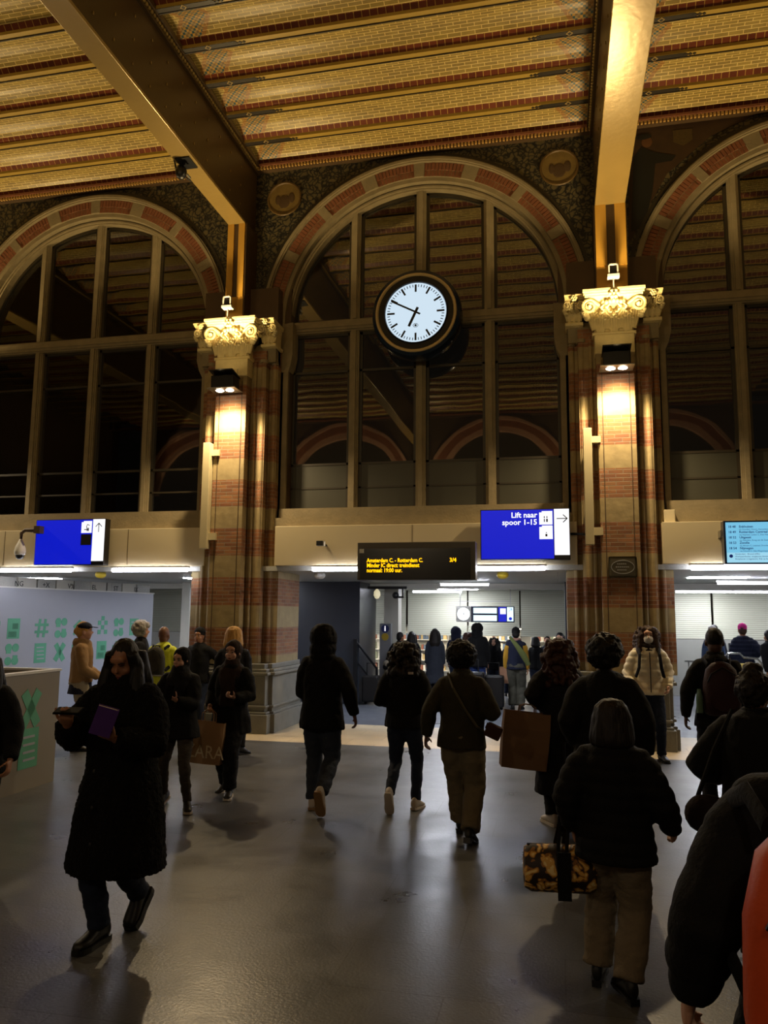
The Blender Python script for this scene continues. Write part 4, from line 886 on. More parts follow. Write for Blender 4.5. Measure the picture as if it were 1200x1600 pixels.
MB().loft([[Vector((x, -.03, z)) for x, z in ((.28, 1.0), (.64, 1.0), (.62, .72), (.52, .62), (.36, .64))], [Vector((x, .01, z)) for x, z in ((.28, 1.0), (.64, 1.0), (.62, .72), (.52, .62), (.36, .64))]]).build('yellow_panel', mat('cart_yellow', '#d0b860', .4, noise_amt=.1), e)
MB().box(-.25, .22, -.02, .02, .64, 1.06).build('grey_panel', mat('cart_grey', '#5c5c58', .5, noise_amt=.2, nscale=20), e); MB().box(-.3, .7, -.3, .3, .2, .26).build('base', DARKMET, e)
for sx in (-.25, .6): MB().disc((sx, -.25, .1), .1, (1, 0, 0), .05, 14).build('wheel', BLACK, e)
for x, y, w_, h, lab in ((-1.75, 16.4, .5, .78, 'upright black suitcase on the floor beside the person in the beanie'), (-1.35, 16.7, .45, .7, 'dark suitcase standing just left of the person in the beanie'), (-4.0, 16.9, .36, .62, 'black upright case beside the info pillar')):
    e = empty('suitcase', (x, y, 0), lab, 'suitcase', 'dark luggage on the passage floor')
    m = MB(); m.box(-w_/2, w_/2, -.14, .14, .06, h); m.build('shell', BLACK, e, bevel=.04)
    MB().tube([(-.12, .1, h-.02), (-.12, .1, h+.25), (.12, .1, h+.25), (.12, .1, h-.02)], .012, 6).build('handle', DARKMET, e)
    for s in (-1, 1): MB().sph((s*(w_/2-.06), 0, .035), .035).build('wheel', DARKMET, e)

# ================================================================== people
def skin_mat(n, c): return mat(n, c, .5, noise_amt=.06, nscale=12)
SK = {'tan': skin_mat('skin_tan', '#9a6a4c'), 'light': skin_mat('skin_light', '#c2937a'), 'dark': skin_mat('skin_dark', '#4d3325'), 'brown': skin_mat('skin_brown', '#6b4632')}
def cloth(n, c, r=.85, b=.25, bs=70, sheen=0): return mat(n, c, r, noise_amt=.12, nscale=9, bump=b, bscale=bs, sheen=sheen, spec=.25)
def hairm(n, c):
    m, nt, b = newmat(n); tc = N(nt, 'ShaderNodeTexCoord'); mp = N(nt, 'ShaderNodeMapping'); mp.inputs['Scale'].default_value = (90, 90, 7); L(nt, tc, 'Object', mp, 0)
    nz = N(nt, 'ShaderNodeTexNoise', Scale=1.0, Detail=4.0); L(nt, mp, 0, nz, 'Vector'); cc = lin(c)
    mx = N(nt, 'ShaderNodeMix', data_type='RGBA'); mx.inputs[6].default_value = tuple([v*.45 for v in cc[:3]]+[1]); mx.inputs[7].default_value = tuple([min(1, v*1.6) for v in cc[:3]]+[1]); L(nt, nz, 'Fac', mx, 0); L(nt, mx, 2, b, 'Base Color')
    b.inputs['Roughness'].default_value = .55; b.inputs['Specular IOR Level'].default_value = .3
    bp = N(nt, 'ShaderNodeBump', Strength=.6, Distance=.01); L(nt, nz, 'Fac', bp, 'Height'); L(nt, bp, 'Normal', b, 'Normal'); return m
BLK = cloth('black_cloth', '#070708'); BLK2 = cloth('charcoal_cloth', '#101014'); FUZZ = cloth('fuzzy_black_wool', '#070707', 1, .9, 60, .0)
NVY = cloth('navy_cloth', '#161b2e'); JEAN = cloth('dark_jeans', '#1c2436'); JEANG = cloth('grey_blue_jeans', '#2e3440'); OLV = cloth('olive_cloth', '#2e2a1b')
KHA = cloth('khaki_cloth', '#6a604c'); BEI = cloth('beige_corduroy', '#6f6350'); GRYL = cloth('grey_leggings', '#3a342e'); TAN = cloth('tan_fleece', '#8c6f4c'); HIV = mat('hi_vis_yellow', '#c6cf1c', .6, noise_amt=.08, nscale=8, bump=.2)
WPUF = cloth('cream_puffer', '#e4d7b6', .6, .2, 30); GREYC = cloth('slate_coat', '#31353f'); BRNH = cloth('brown_hijab_cloth', '#2b1d17'); MUST = cloth('mustard_sleeve', '#a87f26'); PINK = cloth('pink_knit', '#d8328f', .9, .8, 120); OGR = cloth('grey_green_trousers', '#45443a'); BLUJ = cloth('blue_grey_jacket', '#3a4a66'); LGT = cloth('light_trousers', '#8d8574'); RSC = cloth('pinkish_scarf', '#9c776a'); MRN = cloth('maroon_nylon', '#2c1216', .6)
HBK = hairm('hair_black', '#0c0a09'); HDB = hairm('hair_dark_brown', '#150e0a'); HRB = hairm('hair_red_brown', '#35190f'); HBL = hairm('hair_blonde', '#b98d4c'); HGY = hairm('hair_grey', '#8b8681'); HBR = hairm('hair_brown', '#3d2a1c')
SHW = mat('shoe_white', '#b8aea2', .5, noise_amt=.05); SHB = mat('shoe_black', '#0b0b0c', .5, noise_amt=.05); SHT = mat('sole_tan', '#8a6b45', .6, noise_amt=.1)
EYEW = mat('eye_white', '#7d756c', .3, noise_amt=0); EYED = mat('eye_dark', '#120c08', .2, noise_amt=0); LIP = mat('lips', '#7c4238', .5, noise_amt=0); BROW = mat('eyebrow', '#140e0a', .8, noise_amt=0); MASK = mat('face_mask', '#cfcbc4', .7, noise_amt=.03)

def remesh(mb, name, m, parent, vox=.014, smooth=2, disp=None, seed=0):
    me = bpy.data.meshes.new('tmp'); me.from_pydata([tuple(v) for v in mb.v], [], mb.f)
    bm = bmesh.new(); bm.from_mesh(me); bmesh.ops.recalc_face_normals(bm, faces=bm.faces); bm.to_mesh(me); bm.free()
    o = bpy.data.objects.new('tmp', me); COL.objects.link(o)
    md = o.modifiers.new('r', 'REMESH'); md.mode = 'VOXEL'; md.voxel_size = vox; md.adaptivity = 0
    if smooth: s = o.modifiers.new('s', 'SMOOTH'); s.factor = .5; s.iterations = smooth
    dg = bpy.context.evaluated_depsgraph_get(); dg.update()
    me2 = bpy.data.meshes.new_from_object(o.evaluated_get(dg)); bpy.data.objects.remove(o); bpy.data.meshes.remove(me)
    me2.name = name
    if disp:
        ns = [v.normal.copy() for v in me2.vertices]
        for v, n in zip(me2.vertices, ns): v.co += n*disp(v.co)
    me2.materials.clear(); me2.materials.append(m)
    me2.polygons.foreach_set('use_smooth', [True]*len(me2.polygons))
    ob = bpy.data.objects.new(name, me2); COL.objects.link(ob)
    if parent is not None: ob.parent = parent
    return ob
def folds(amp, seed, fx=9, fz=5):
    so = Vector((seed*3.1, seed*1.7, seed*.9))
    def f(c): return amp*(noise.noise(Vector((c.x*fx, c.y*fx, c.z*fz))+so) + .5*noise.noise(Vector((c.x*fx*2.3, c.y*fx*2.3, c.z*fz*3.3))+so))
    return f
def puffs(amp, per, seed):
    g = folds(.006, seed)
    return lambda c: amp*(abs(math.sin(PI*c.z/per))**.6-.6) + g(c)
def fuzz(amp, seed):
    g = folds(.014, seed, 6, 4)
    return lambda c: g(c)+amp*noise.noise(c*55)+amp*.6*noise.noise(c*110)
def ik(a, c, l1, l2, pole):
    d = c-a; L_ = min(d.length, (l1+l2)*.995); u = d.normalized()
    c = a+u*L_; x = (l1*l1-l2*l2+L_*L_)/(2*L_); h = math.sqrt(max(l1*l1-x*x, 0)); p = pole-u*pole.dot(u); p.normalize()
    return a+u*x+p*h, c
def ell(c, rx, ry, n=18, tilt=None):
    return [Vector((c[0]+rx*math.cos(2*PI*k/n), c[1]+ry*math.sin(2*PI*k/n), c[2])) for k in range(n)]
def hand(mb, w, d, n, s, side, curl, grip=False, r=.0088):
    """palm, four fingers of different lengths and a thumb; w wrist, d along the hand, n palm normal"""
    d = d.normalized(); n = (n-d*n.dot(d)).normalized(); t = d.cross(n)*side       # thumb side
    def sec(c, wd, th): return [c+t*(wd*math.cos(2*PI*k/10))+n*(th*math.sin(2*PI*k/10)) for k in range(10)]
    mb.loft([sec(w-d*.02*s, .026*s, .020*s), sec(w+d*.02*s, .032*s, .017*s), sec(w+d*.06*s, .041*s, .015*s), sec(w+d*.092*s, .038*s, .012*s), sec(w+d*.10*s, .02*s, .008*s)])
    for i, (off, ln) in enumerate(((.030, .074), (.010, .083), (-.011, .077), (-.030, .060))):
        p = w+d*(.088-.006*abs(i-1))*s+t*off*s; dd = d+t*(.10-.07*i); dd.normalize(); pts = [p]; a = 0
        for q, f in enumerate((.45, .32, .23)):
            a += curl*(.75+.25*q+.08*i); v = dd*math.cos(a)+n*math.sin(a); p = p+v*ln*f*s; pts.append(p)
        mb.tube(pts, [r*s*1.06, r*s, r*s*.95, r*s*.75], 8)
    p = w+d*.025*s+t*.026*s; v = (t*.75+d*.65+n*(.15+.45*curl)).normalized(); pts = [p]
    for q, f in enumerate((.042, .034, .026)): p = p+v*f*s; pts.append(p); v = (v-t*.28*(1 if not grip else 1.4)+n*.25*curl+d*.1).normalized()
    mb.tube(pts, [r*s*1.5, r*s*1.25, r*s*1.1, r*s*.85], 8)
def shoe(parent, A, yaw, pitch, s, m, sole, kind='sneaker'):
    f = Vector((math.sin(yaw), math.cos(yaw), 0)); Z = Vector((0, 0, 1)); F = f*math.cos(pitch)-Z*math.sin(pitch); U = Z*math.cos(pitch)+f*math.sin(pitch); X = f.cross(Z)
    def ring(a, hw, b, t, n=14):
        return [A+F*a*s+X*hw*s*math.cos(2*PI*k/n)+U*((b+t)/2+(t-b)/2*math.sin(2*PI*k/n))*s for k in range(n)]
    secs = [(-.078, .018, -.068, -.01), (-.066, .032, -.078, .02), (-.03, .038, -.08, .045), (.02, .040, -.08, .04), (.07, .043, -.08, .0), (.12, .047, -.08, -.022), (.165, .043, -.079, -.034), (.19, .026, -.076, -.048)]
    mb = MB(); mb.loft([ring(*q) for q in secs])
    if kind in ('boot', 'chunky'): mb.tube([A+U*.0, A+U*.05*s, A+U*.09*s], [.042*s, .042*s, .042*s], 14)
    else: mb.tube([A-U*.01, A+U*.04*s], [.042*s, .040*s], 12)
    o = mb.build('shoe', m, parent, smooth=True, sharp=70)
    th = .022 if kind == 'sneaker' else (.045 if kind == 'chunky' else .018)
    def sr(a, hw, z): return [A+F*a*s+X*hw*s+U*z*s, A+F*a*s-X*hw*s+U*z*s]
    so = MB(); L0 = [(-.08, .03), (-.05, .04), (.05, .042), (.12, .052), (.175, .045), (.2, .02)]
    top = [A+F*a*s+X*h*s+U*-.070*s for a, h in L0]+[A+F*a*s-X*h*s+U*-.070*s for a, h in L0[::-1]]
    so.prism(top, -U*th*s)
    if kind == 'boot': so.prism([A+F*a*s+X*h*s+U*-.085*s for a, h in ((-.08, .03), (-.02, .038))]+[A+F*a*s-X*h*s+U*-.085*s for a, h in ((-.02, .038), (-.08, .03))], -U*.03*s)
    so.build('sole', sole, o)
    return o
def head_prims(mb, T, s, face):
    def e(c, r, n=18, m=12): 
        rr = MB(); rr.sph((0, 0, 0), r, n=n, m=m); mb.add([T(Vector(c)+v) for v in rr.v], rr.f)
    e((0, -.012, .025), (.074, .092, .095)); e((0, .022, -.035), (.060, .070, .075)); e((0, .045, -.082), (.034, .036, .026)); e((0, .068, .035), (.052, .022, .03))
    e((0, -.03, -.05), (.058, .06, .06))
    for sx in (-1, 1): e((sx*.076, -.008, -.015), (.010, .018, .030), 10, 8); e((sx*.036, .055, -.035), (.026, .028, .025), 12, 8)
    if face:
        mb.add([T(Vector(v)) for v in ((0, .085, .03), (.013, .085, -.028), (-.013, .085, -.028), (0, .118, -.022), (.009, .1, -.036), (-.009, .1, -.036))], [(0, 1, 3), (0, 3, 2), (3, 1, 4), (3, 4, 5), (3, 5, 2), (1, 2, 5, 4), (0, 2, 1)])
        e((0, .104, -.022), (.013, .014, .011), 10, 8); e((0, .086, -.056), (.024, .012, .010), 10, 8); e((0, .084, -.068), (.02, .012, .008), 10, 8)
    else: e((0, .098, -.015), (.012, .018, .018), 8, 6)
def person(label, x, y, head, H=1.75, skin='tan', b=1.0, lh=None, rh=None, lf=None, rf=None, lean=(0, 0), hy=0, hp=0, z0=0,
           top=BLK, hem=.82, m=.035, style='jacket', flare=0., pants=JEAN, pw=.018, shoes=SHB, sole=None, skind='sneaker', hair='short', hm=HBK, hl=1.3,
           face=False, det=1, puff=0, sleeve=None, curl=.55, hood=None, extra=None, hemw=None, palm=None, mask=False):
    b = 1+(b-1)*.35; m = m*.85; s = H/1.75; e = empty('person', (x, y, z0), label, 'person', None, math.radians(head)); sd = len(bpy.data.objects)*.137
    vx = (.008, .011, .015)[det]; cx = (.012, .015, .02)[det]
    V3 = Vector; lx, ly = lean
    def tl(z): # spine offset with height
        t = max(0, min(1, (z-.92)/.55)); return V3((lx*t, ly*t, 0))
    J = {}
    # legs
    hips = {1: V3((.085*s*b, 0, .90*s)), -1: V3((-.085*s*b, 0, .90*s))}; feet = {1: rf or (.09*s, 0.0, .085*s, 0, 8), -1: lf or (-.09*s, 0.0, .085*s, 0, -8)}
    body = MB(); tr = MB(); rm = {}
    for sd_, key in ((1, 'r'), (-1, 'l')):
        f = list(feet[sd_])+[0, 0][:max(0, 5-len(feet[sd_]))]; A = V3(f[:3]); K, A2 = ik(hips[sd_], A, .43*s, .41*s, V3((sd_*.08, 1, 0)))
        hh = hips[sd_]; body.tube([hh+V3((0, 0, .02)), hh.lerp(K, .5), K, K.lerp(A2, .35), A2], [.085*s, .072*s, .052*s, .053*s, .032*s], 12)
        r1 = [q*s+pw*w_ for q, w_ in ((.095, .8), (.085, .9), (.060, 1.0), (.056, 1.0), (.046, 1.1), (.046, 1.2))]
        tr.tube([hh+V3((0, 0, .04)), hh.lerp(K, .4), K, K.lerp(A2, .4), K.lerp(A2, .85), A2+V3((0, 0, .0))], r1, 16)
        shoe(e, A2, math.radians(f[4]), math.radians(f[3]), s, shoes, sole or shoes, skind)
        # foot inside the shoe keeps the body whole
        yv, pv = math.radians(f[4]), math.radians(f[3]); Fd = V3((math.sin(yv)*math.cos(pv), math.cos(yv)*math.cos(pv), -math.sin(pv))); Ud = V3((math.sin(yv)*math.sin(pv), math.cos(yv)*math.sin(pv), math.cos(pv))); body.tube([A2, A2+(Fd*.10-Ud*.05)*s], [.028*s, .016*s], 8)
    tr.loft([ell((0, 0, .80*s), .05*s, .05*s), ell((0, 0, .84*s), .14*s*b, .10*s), ell((0, -.01, .92*s), .165*s*b+pw, .12*s+pw), ell((0, 0, 1.0*s), .15*s*b+pw, .11*s+pw), ell((0, 0, 1.05*s), .14*s*b, .10*s)])
    # torso
    prof = [(.84, .12, .09), (.92, .160, .112), (1.0, .150, .105), (1.08, .138, .098), (1.2, .150, .105), (1.32, .155, .108), (1.39, .148, .098), (1.44, .105, .08), (1.48, .068, .062), (1.53, .055, .055), (1.60, .05, .052)]
    body.loft([ell(tuple(V3((0, 0, z*s))+tl(z)*1.0), rx*s*(b if z < 1.46 else 1), ry*s*(b if z < 1.46 else 1)) for z, rx, ry in prof])
    hc = V3((0, .015, 1.635*s))+tl(1.6)*1.06
    Rh = Matrix.Rotation(math.radians(hy), 3, 'Z') @ Matrix.Rotation(math.radians(-hp), 3, 'X')
    T = lambda v: hc+Rh @ (V3(v)*s*1.07)
    if hp: T0 = T; T = lambda v: hc+V3((0, .03*s*math.sin(math.radians(hp)), -.01))+Rh @ (V3(v)*s)
    head_prims(body, T, s, face)
    body.tube([hc+V3((0, -.02, -.15*s)), hc+V3((0, -.01, -.03*s))], [.052*s, .055*s], 12)
    # arms
    jk = MB(); sm = sleeve or top; sl = MB() if sleeve else jk
    hand_pos = {}
    for sd_, tgt in ((1, rh), (-1, lh)):
        S = V3((sd_*.158*s*b, 0, 1.40*s))+tl(1.4); W = V3(tgt) if tgt else V3((sd_*(.21+m*.5)*s*b, .04, .85*s))+tl(1.0)*.5
        pole = V3((sd_*.5, -.8, -.4)); E_, W = ik(S, W, .285*s, .255*s, pole)
        body.tube([S, S.lerp(E_, .5), E_, E_.lerp(W, .3), W], [.052*s, .045*s, .038*s, .038*s, .025*s], 12)
        d = (W-E_).normalized(); pn = V3((-sd_, 0, 0)) if palm is None or tgt is None else V3(palm[0 if sd_ == 1 else 1])
        if abs(d.z) < .8 and palm is None: pn = V3((0, 0, 1)) if d.z > -.3 else V3((-sd_, .3, .2))
        hd = d if tgt is None or abs(d.z) > .7 else (d+V3((0, 0, .15))).normalized()
        hand(body, W+d*.0, hd, pn, s, 1 if (hd.cross(pn)).dot(V3((0, 1, .3))) > 0 else -1, curl, r=.0088 if det == 0 else (.0095 if det == 1 else .011)); hand_pos[sd_] = W+hd*.08*s
        k = m
        sl.tube([S+V3((-sd_*.03, 0, .0)), S.lerp(E_, .3), S.lerp(E_, .7), E_, E_.lerp(W, .4), E_.lerp(W, .8), W-d*.005], [.055*s+k*.8, .052*s+k*.8, .047*s+k*.8, .044*s+k*.75, .040*s+k*.7, .036*s+k*.5, .032*s+k*.4], 14)
        jk.sph(S+V3((-sd_*.02, 0, -.005)), (.058*s+k*.75, .060*s+k*.75, .056*s+k*.6))
    # jacket / coat
    R_ = []
    wpts = [(1.0, .155, .11), (1.1, .150, .105), (1.2, .155, .108), (1.32, .150, .108), (1.39, .138, .098), (1.44, .105, .085), (1.485, .078, .072)]
    if style != 'none':
        hz = hem
        for z in [hz+(1.0-hz)*k/5 for k in range(5)] if hz < .95 else [hz]:
            t = max(0, (1.0-z)); rx = (.158+.02*min(1, t*6)+flare*t)*s*b+m; ry = (.115+.015*min(1, t*6)+flare*1.0*t)*s*b+m
            if z < .6: ry += .02
            R_.append(ell((0, 0, z*s), rx, ry))
        for z, rx, ry in wpts:
            if z <= hz+.03: continue
            o = tl(z); R_.append(ell((o.x, o.y, z*s), rx*s*b+m, ry*s*b+m*1.05))
        o = tl(1.5); R_.append(ell((o.x, o.y+.005, 1.525*s), .066*s+m*.3, .064*s+m*.3))
        jk.loft(R_)
        dsp = puffs(puff, .085*s, sd) if puff else (fuzz(.008, sd) if style == 'fuzzy' else folds(.011, sd))
        nm = {'coat': 'coat', 'fuzzy': 'coat', 'hoodie': 'hoodie', 'vest': 'vest'}.get(style, 'jacket')
        remesh(jk, nm, top, e, cx, 2, dsp)
        if sleeve: remesh(sl, 'sleeves', sleeve, e, cx, 2, folds(.01, sd+1))
        cl = MB(); o = tl(1.5)
        if hood == 'down' or style == 'hoodie' and hood != 'up': cl.sph((o.x, o.y-.085*s, 1.475*s), (.10*s, .055*s, .075*s)); cl.sph((o.x, o.y-.03*s, 1.51*s), (.085*s, .07*s, .035*s)); remesh(cl, 'hood', top, e, cx, 3, folds(.01, sd+3))
        elif hood is None: cl.loft([ell((o.x, o.y, 1.46*s), .085*s+m*.4, .08*s+m*.4), ell((o.x, o.y+.005, 1.50*s), .072*s+m*.3, .07*s+m*.3), ell((o.x, o.y+.008, 1.545*s), .07*s+m*.25, .068*s+m*.25)]); remesh(cl, 'collar', top, e, cx, 1, folds(.006, sd+3))
    remesh(body, 'body', SK[skin], e, vx, 1)
    if pants: remesh(tr, 'trousers', pants, e, cx, 2, folds(.010, sd+2, 10, 14))
    # face details
    if face:
        for sx in (-1, 1):
            if hp < 15:
                q = MB(); q.sph(T((sx*.031, .080, .004)), .0125*s, n=10, m=8); q.build('eye', EYEW, e, smooth=True); q = MB(); q.sph(T((sx*.031, .0915, .002)), (.0055*s, .004*s, .0055*s), n=8, m=6); q.build('iris', EYED, e)
            q = MB(); q.tube([T((sx*.014, .092, .022)), T((sx*.032, .091, .028)), T((sx*.05, .08, .022))], [.003*s, .004*s, .002*s], 6); q.build('eyebrow', BROW, e)
            q = MB(); q.tube([T((sx*.018, .089, .009)), T((sx*.031, .0945, .012)), T((sx*.045, .084, .008))], [.002*s, .0035*s, .002*s], 6); q.build('eyelid', SK[skin] if not hp else BROW, e)
        q = MB(); q.tube([T((-.022, .086, -.062)), T((0, .1, -.059)), T((.022, .086, -.062))], [.003*s, .0055*s, .003*s], 6); q.tube([T((-.019, .086, -.066)), T((0, .098, -.07)), T((.019, .086, -.066))], [.003*s, .006*s, .003*s], 6); q.build('lips', LIP, e, smooth=True)
    if mask:
        q = MB(); q.sph((0, 0, 0), (.058, .045, .055)); mm = MB(); mm.add([T(V3((0, .07, -.045))+v) for v in q.v], q.f); mm.tube([T((-.055, .06, -.04)), T((-.078, -.005, -.01))], .003, 5); mm.tube([T((.055, .06, -.04)), T((.078, -.005, -.01))], .003, 5); mm.build('face_mask', MASK, e, smooth=True)
    # hair and headwear, in the head's own frame
    hb = MB(); rnd = random.Random(int(sd*1000))
    def E(c, r, n=16, mm=10):
        q = MB(); q.sph((0, 0, 0), r, n=n, m=mm); hb.add([T(V3(c)+v) for v in q.v], q.f)
    def blobs(cnt, R, c, br, zmin=-.1, yface=.055):
        for _ in range(cnt):
            u = rnd.uniform(-1, 1); a = rnd.uniform(0, 2*PI); q = math.sqrt(1-u*u); p = V3((R[0]*q*math.cos(a), R[1]*q*math.sin(a), R[2]*u))+V3(c)
            if p.z < zmin or (p.y > yface and p.z < .06): continue
            E(tuple(p), (br*rnd.uniform(.7, 1.2),)*3, 8, 6)
    def cap(): E((0, -.022, .035), (.083, .094, .098)); E((0, -.05, -.01), (.078, .062, .085))
    hd_ = folds(.005, sd+4, 26, 3); nm = 'hair'; hmat = hm
    if hair == 'short': cap(); hd_ = folds(.007, sd+4, 30, 30)
    elif hair == 'cropped': E((0, -.014, .03), (.078, .094, .096)); hd_ = None
    elif hair == 'afro': cap(); blobs(170, (.105, .108, .105), (0, -.02, .04), .034, -.08); hd_ = folds(.008, sd, 50, 50)
    elif hair in ('long', 'curly_long'):
        cap(); L_ = (1.635-hl); c0 = [(0, -.055, .05, .10, .065), (0, -.07, -.04, .118, .068), (0, -.085, -.13, .14, .065), (0, -.105, -.13-(L_-.13)*.5, .15, .06), (0, -.12, -L_, .11, .03)]
        hb.loft([[hc+V3((c[0]+c[3]*math.cos(2*PI*k/16), c[1]+c[4]*math.sin(2*PI*k/16), c[2]))*s for k in range(16)] for c in c0])
        if face or hl < 1.45:
            for sx in (-1, 1): hb.tube([T((sx*.07, .015, .06)), T((sx*.092, .02, -.03)), hc+V3((sx*.105, .03, -.13))*s, hc+V3((sx*.115, .05, -.24))*s, hc+V3((sx*.10, .06, -max(.28, L_-.05)))*s], [.035*s, .042*s, .05*s, .048*s, .02*s], 10)
        if hair == 'curly_long':
            for _ in range(170):
                t = rnd.random(); z = .1-t*(L_+.02); r_ = .10+.055*min(1, t*3); a = rnd.uniform(0, 2*PI); yy = r_*.75*math.sin(a)-.03-.06*t
                if yy > .05 and z < .09 and abs(math.cos(a)) < .75: continue
                q = MB(); q.sph((0, 0, 0), rnd.uniform(.024, .04), n=8, m=6); hb.add([hc+(V3((r_*math.cos(a), yy, z))+v)*s for v in q.v], q.f)
            hd_ = folds(.006, sd, 45, 30)
    elif hair == 'bob':
        cap(); q = MB(); q.loft([[Vector((r*math.cos(2*PI*k/24), -.032+yo+r*.88*math.sin(2*PI*k/24), z)) for k in range(24)] for z, r, yo in ((.145, .02, 0), (.135, .062, 0), (.10, .098, 0), (.04, .118, 0), (-.03, .128, -.005), (-.09, .136, -.008), (-.125, .128, -.01), (-.14, .09, -.01))])
        hb.add([T(v) for v in q.v], q.f); hd_ = folds(.006, sd, 30, 3)
    elif hair == 'bun': cap(); E((0, -.03, .125), (.055, .055, .045)); E((0, -.035, .03), (.09, .098, .098)); blobs(40, (.088, .09, .095), (0, -.03, .03), .02, -.1); hd_ = folds(.01, sd, 40, 40)
    elif hair == 'hijab':
        nm = 'hijab'; E((0, -.03, .03), (.098, .108, .108)); E((0, -.03, -.05), (.09, .085, .09)); E((0, .03, -.125), (.072, .062, .04))
        hb.loft([[hc+V3((rx*math.cos(2*PI*k/18), yy+ry*math.sin(2*PI*k/18), z))*s for k in range(18)] for z, rx, ry, yy in ((-.08, .085, .085, 0), (-.15, .11, .10, 0), (-.21, .175, .125, 0), (-.29, .16, .13, .02), (-hl, .12, .09, .065))])
        hd_ = folds(.008, sd, 14, 8)
    elif hair == 'hood': nm = 'hood'; E((0, -.02, .025), (.130, .135, .135)); E((0, -.03, -.08), (.128, .12, .11)); E((0, -.03, -.15), (.125, .115, .07)); hd_ = folds(.012, sd, 12, 8); hmat = top
    elif hair == 'beanie' or hair == 'hat': cap(); 
    elif hair == 'cap': cap(); E((0, -.1, -.0), (.03, .04, .05))
    if hair != 'bald': remesh(hb, nm, hmat, e, .009 if det < 2 else .012, 1, hd_)
    if hair == 'beanie':
        hb = MB(); E((0, -.018, .065), (.088, .098, .078)); E((0, -.018, .03), (.09, .1, .03)); E((0, -.02, .14), (.012, .012, .012)); remesh(hb, 'beanie', hood if hood not in (None, 'up', 'down', 'no') else BLK, e, .009, 1)
    if hair == 'cap':
        hb = MB(); E((0, -.01, .06), (.088, .1, .065)); hb.loft([[T((x_, y_, .055+z_)) for x_, y_, z_ in ((-.07, .06, 0), (-.05, .15, -.01), (0, .17, -.012), (.05, .15, -.01), (.07, .06, 0))], [T((x_, y_, .065+z_)) for x_, y_, z_ in ((-.07, .06, 0), (-.05, .15, -.01), (0, .17, -.012), (.05, .15, -.01), (.07, .06, 0))]]); remesh(hb, 'cap', NVY, e, .008, 1)
    if extra: extra(e, s, T, hand_pos, tl)
    return e, hand_pos
def wpt(e, p): return e.matrix_local @ Vector(p) if False else Vector(e.location)+Matrix.Rotation(e.rotation_euler.z, 3, 'Z') @ Vector(p)
def scarf(m):
    def f(e, s, T, hp, tl):
        q = MB(); o = tl(1.5); q.tube([(o.x+.085*s*math.cos(a*PI/8), o.y+.01+.085*s*math.sin(a*PI/8), 1.50*s+.012*math.sin(a)) for a in range(17)], .038*s, 8); q.sph((o.x, o.y+.09, 1.44*s), (.06, .04, .07)); remesh(q, 'scarf', m, e, .012, 2, folds(.008, 3))
    return f

# --- the group in the middle, walking away
def zip_marks(e, s, T, hp, tl):
    m = MB()
    for k in range(9): m.cbox((0.262+.005*k, .0-.045, 1.22*s-.033*k), (.012, .03, .018))
    m.build('sleeve_print', mat('print_white', '#8f8c86', .6, noise_amt=.3, nscale=60), e)
e10, h10 = person('person in black hooded top and grey jeans walking away', -2.31, 7.66, 4, 1.77, 'brown', 1.10, lh=(-.10, .26, 1.08), rh=(.33, -.02, .93), rf=(.06, -.24, .23, 62, 5), lf=(-.10, .10, .09, 4, -6), top=BLK, hem=.78, m=.05, style='hoodie', hood='up', pants=JEANG, pw=.022, shoes=SHW, sole=SHT, hair='hood', det=1, extra=zip_marks)
def tnf(e, s, T, hp, tl):
    MB().cbox((.10, -.185, 1.345), (.05, .01, .022)).build('white_logo', mat('logo_white', '#b5a79a', .6, noise_amt=0), e)
person('curly haired person in black jacket and blue jeans, middle of three walkers', -1.52, 7.9, -2, 1.63, 'tan', 1.12, lh=(-.17, .20, 1.02), rh=(.17, .20, 1.02), lf=(-.10, -.20, .20, 60, -4), rf=(.10, .08, .09, 4, 10), top=BLK, hem=.86, m=.05, pants=JEAN, pw=.008, shoes=SHW, sole=SHW, hair='curly_long', hm=HDB, hl=1.33, det=1, extra=tnf)
def strap12(e, s, T, hp, tl):
    m = MB(); pts = [(-.12, -.06, 1.50), (-.05, -.16, 1.38), (.06, -.185, 1.20), (.17, -.16, 1.04), (.22, -.06, .98)]; m.tube([Vector(p)*s for p in pts], .017, 8, flat=.4); m.build('cross_strap', mat('strap_olive', '#4a4128', .7), e)
e12, h12 = person('person in olive jacket and khaki cargo trousers walking away, strap across the back', -.84, 7.0, -4, 1.64, 'brown', 1.14, lh=(-.31, -.02, .86), rh=(.20, .22, 1.06), rf=(.09, -.12, .12, 22, 6), lf=(-.07, .28, .09, 0, -6), top=OLV, hem=.83, m=.05, pants=KHA, pw=.038, shoes=SHB, skind='boot', hair='afro', hm=HBK, det=1, extra=strap12)
cb = empty('crossbody_bag', (-.56, 6.93, .93), 'small brown bag hanging at the right hip of the olive jacket', 'bag')
MB().cbox((0, 0, 0), (.14, .07, .12), Matrix.Rotation(.4, 3, 'Y')).build('pouch', cloth('brown_bag', '#3a2216'), cb, bevel=.02); MB().cbox((-.0, -.037, .03), (.13, .008, .05), Matrix.Rotation(.4, 3, 'Y')).build('flap', cloth('brown_bag', '#3a2216'), cb)

PHB = mat('phone_black', '#050506', .85, noise_amt=0, spec=.1)
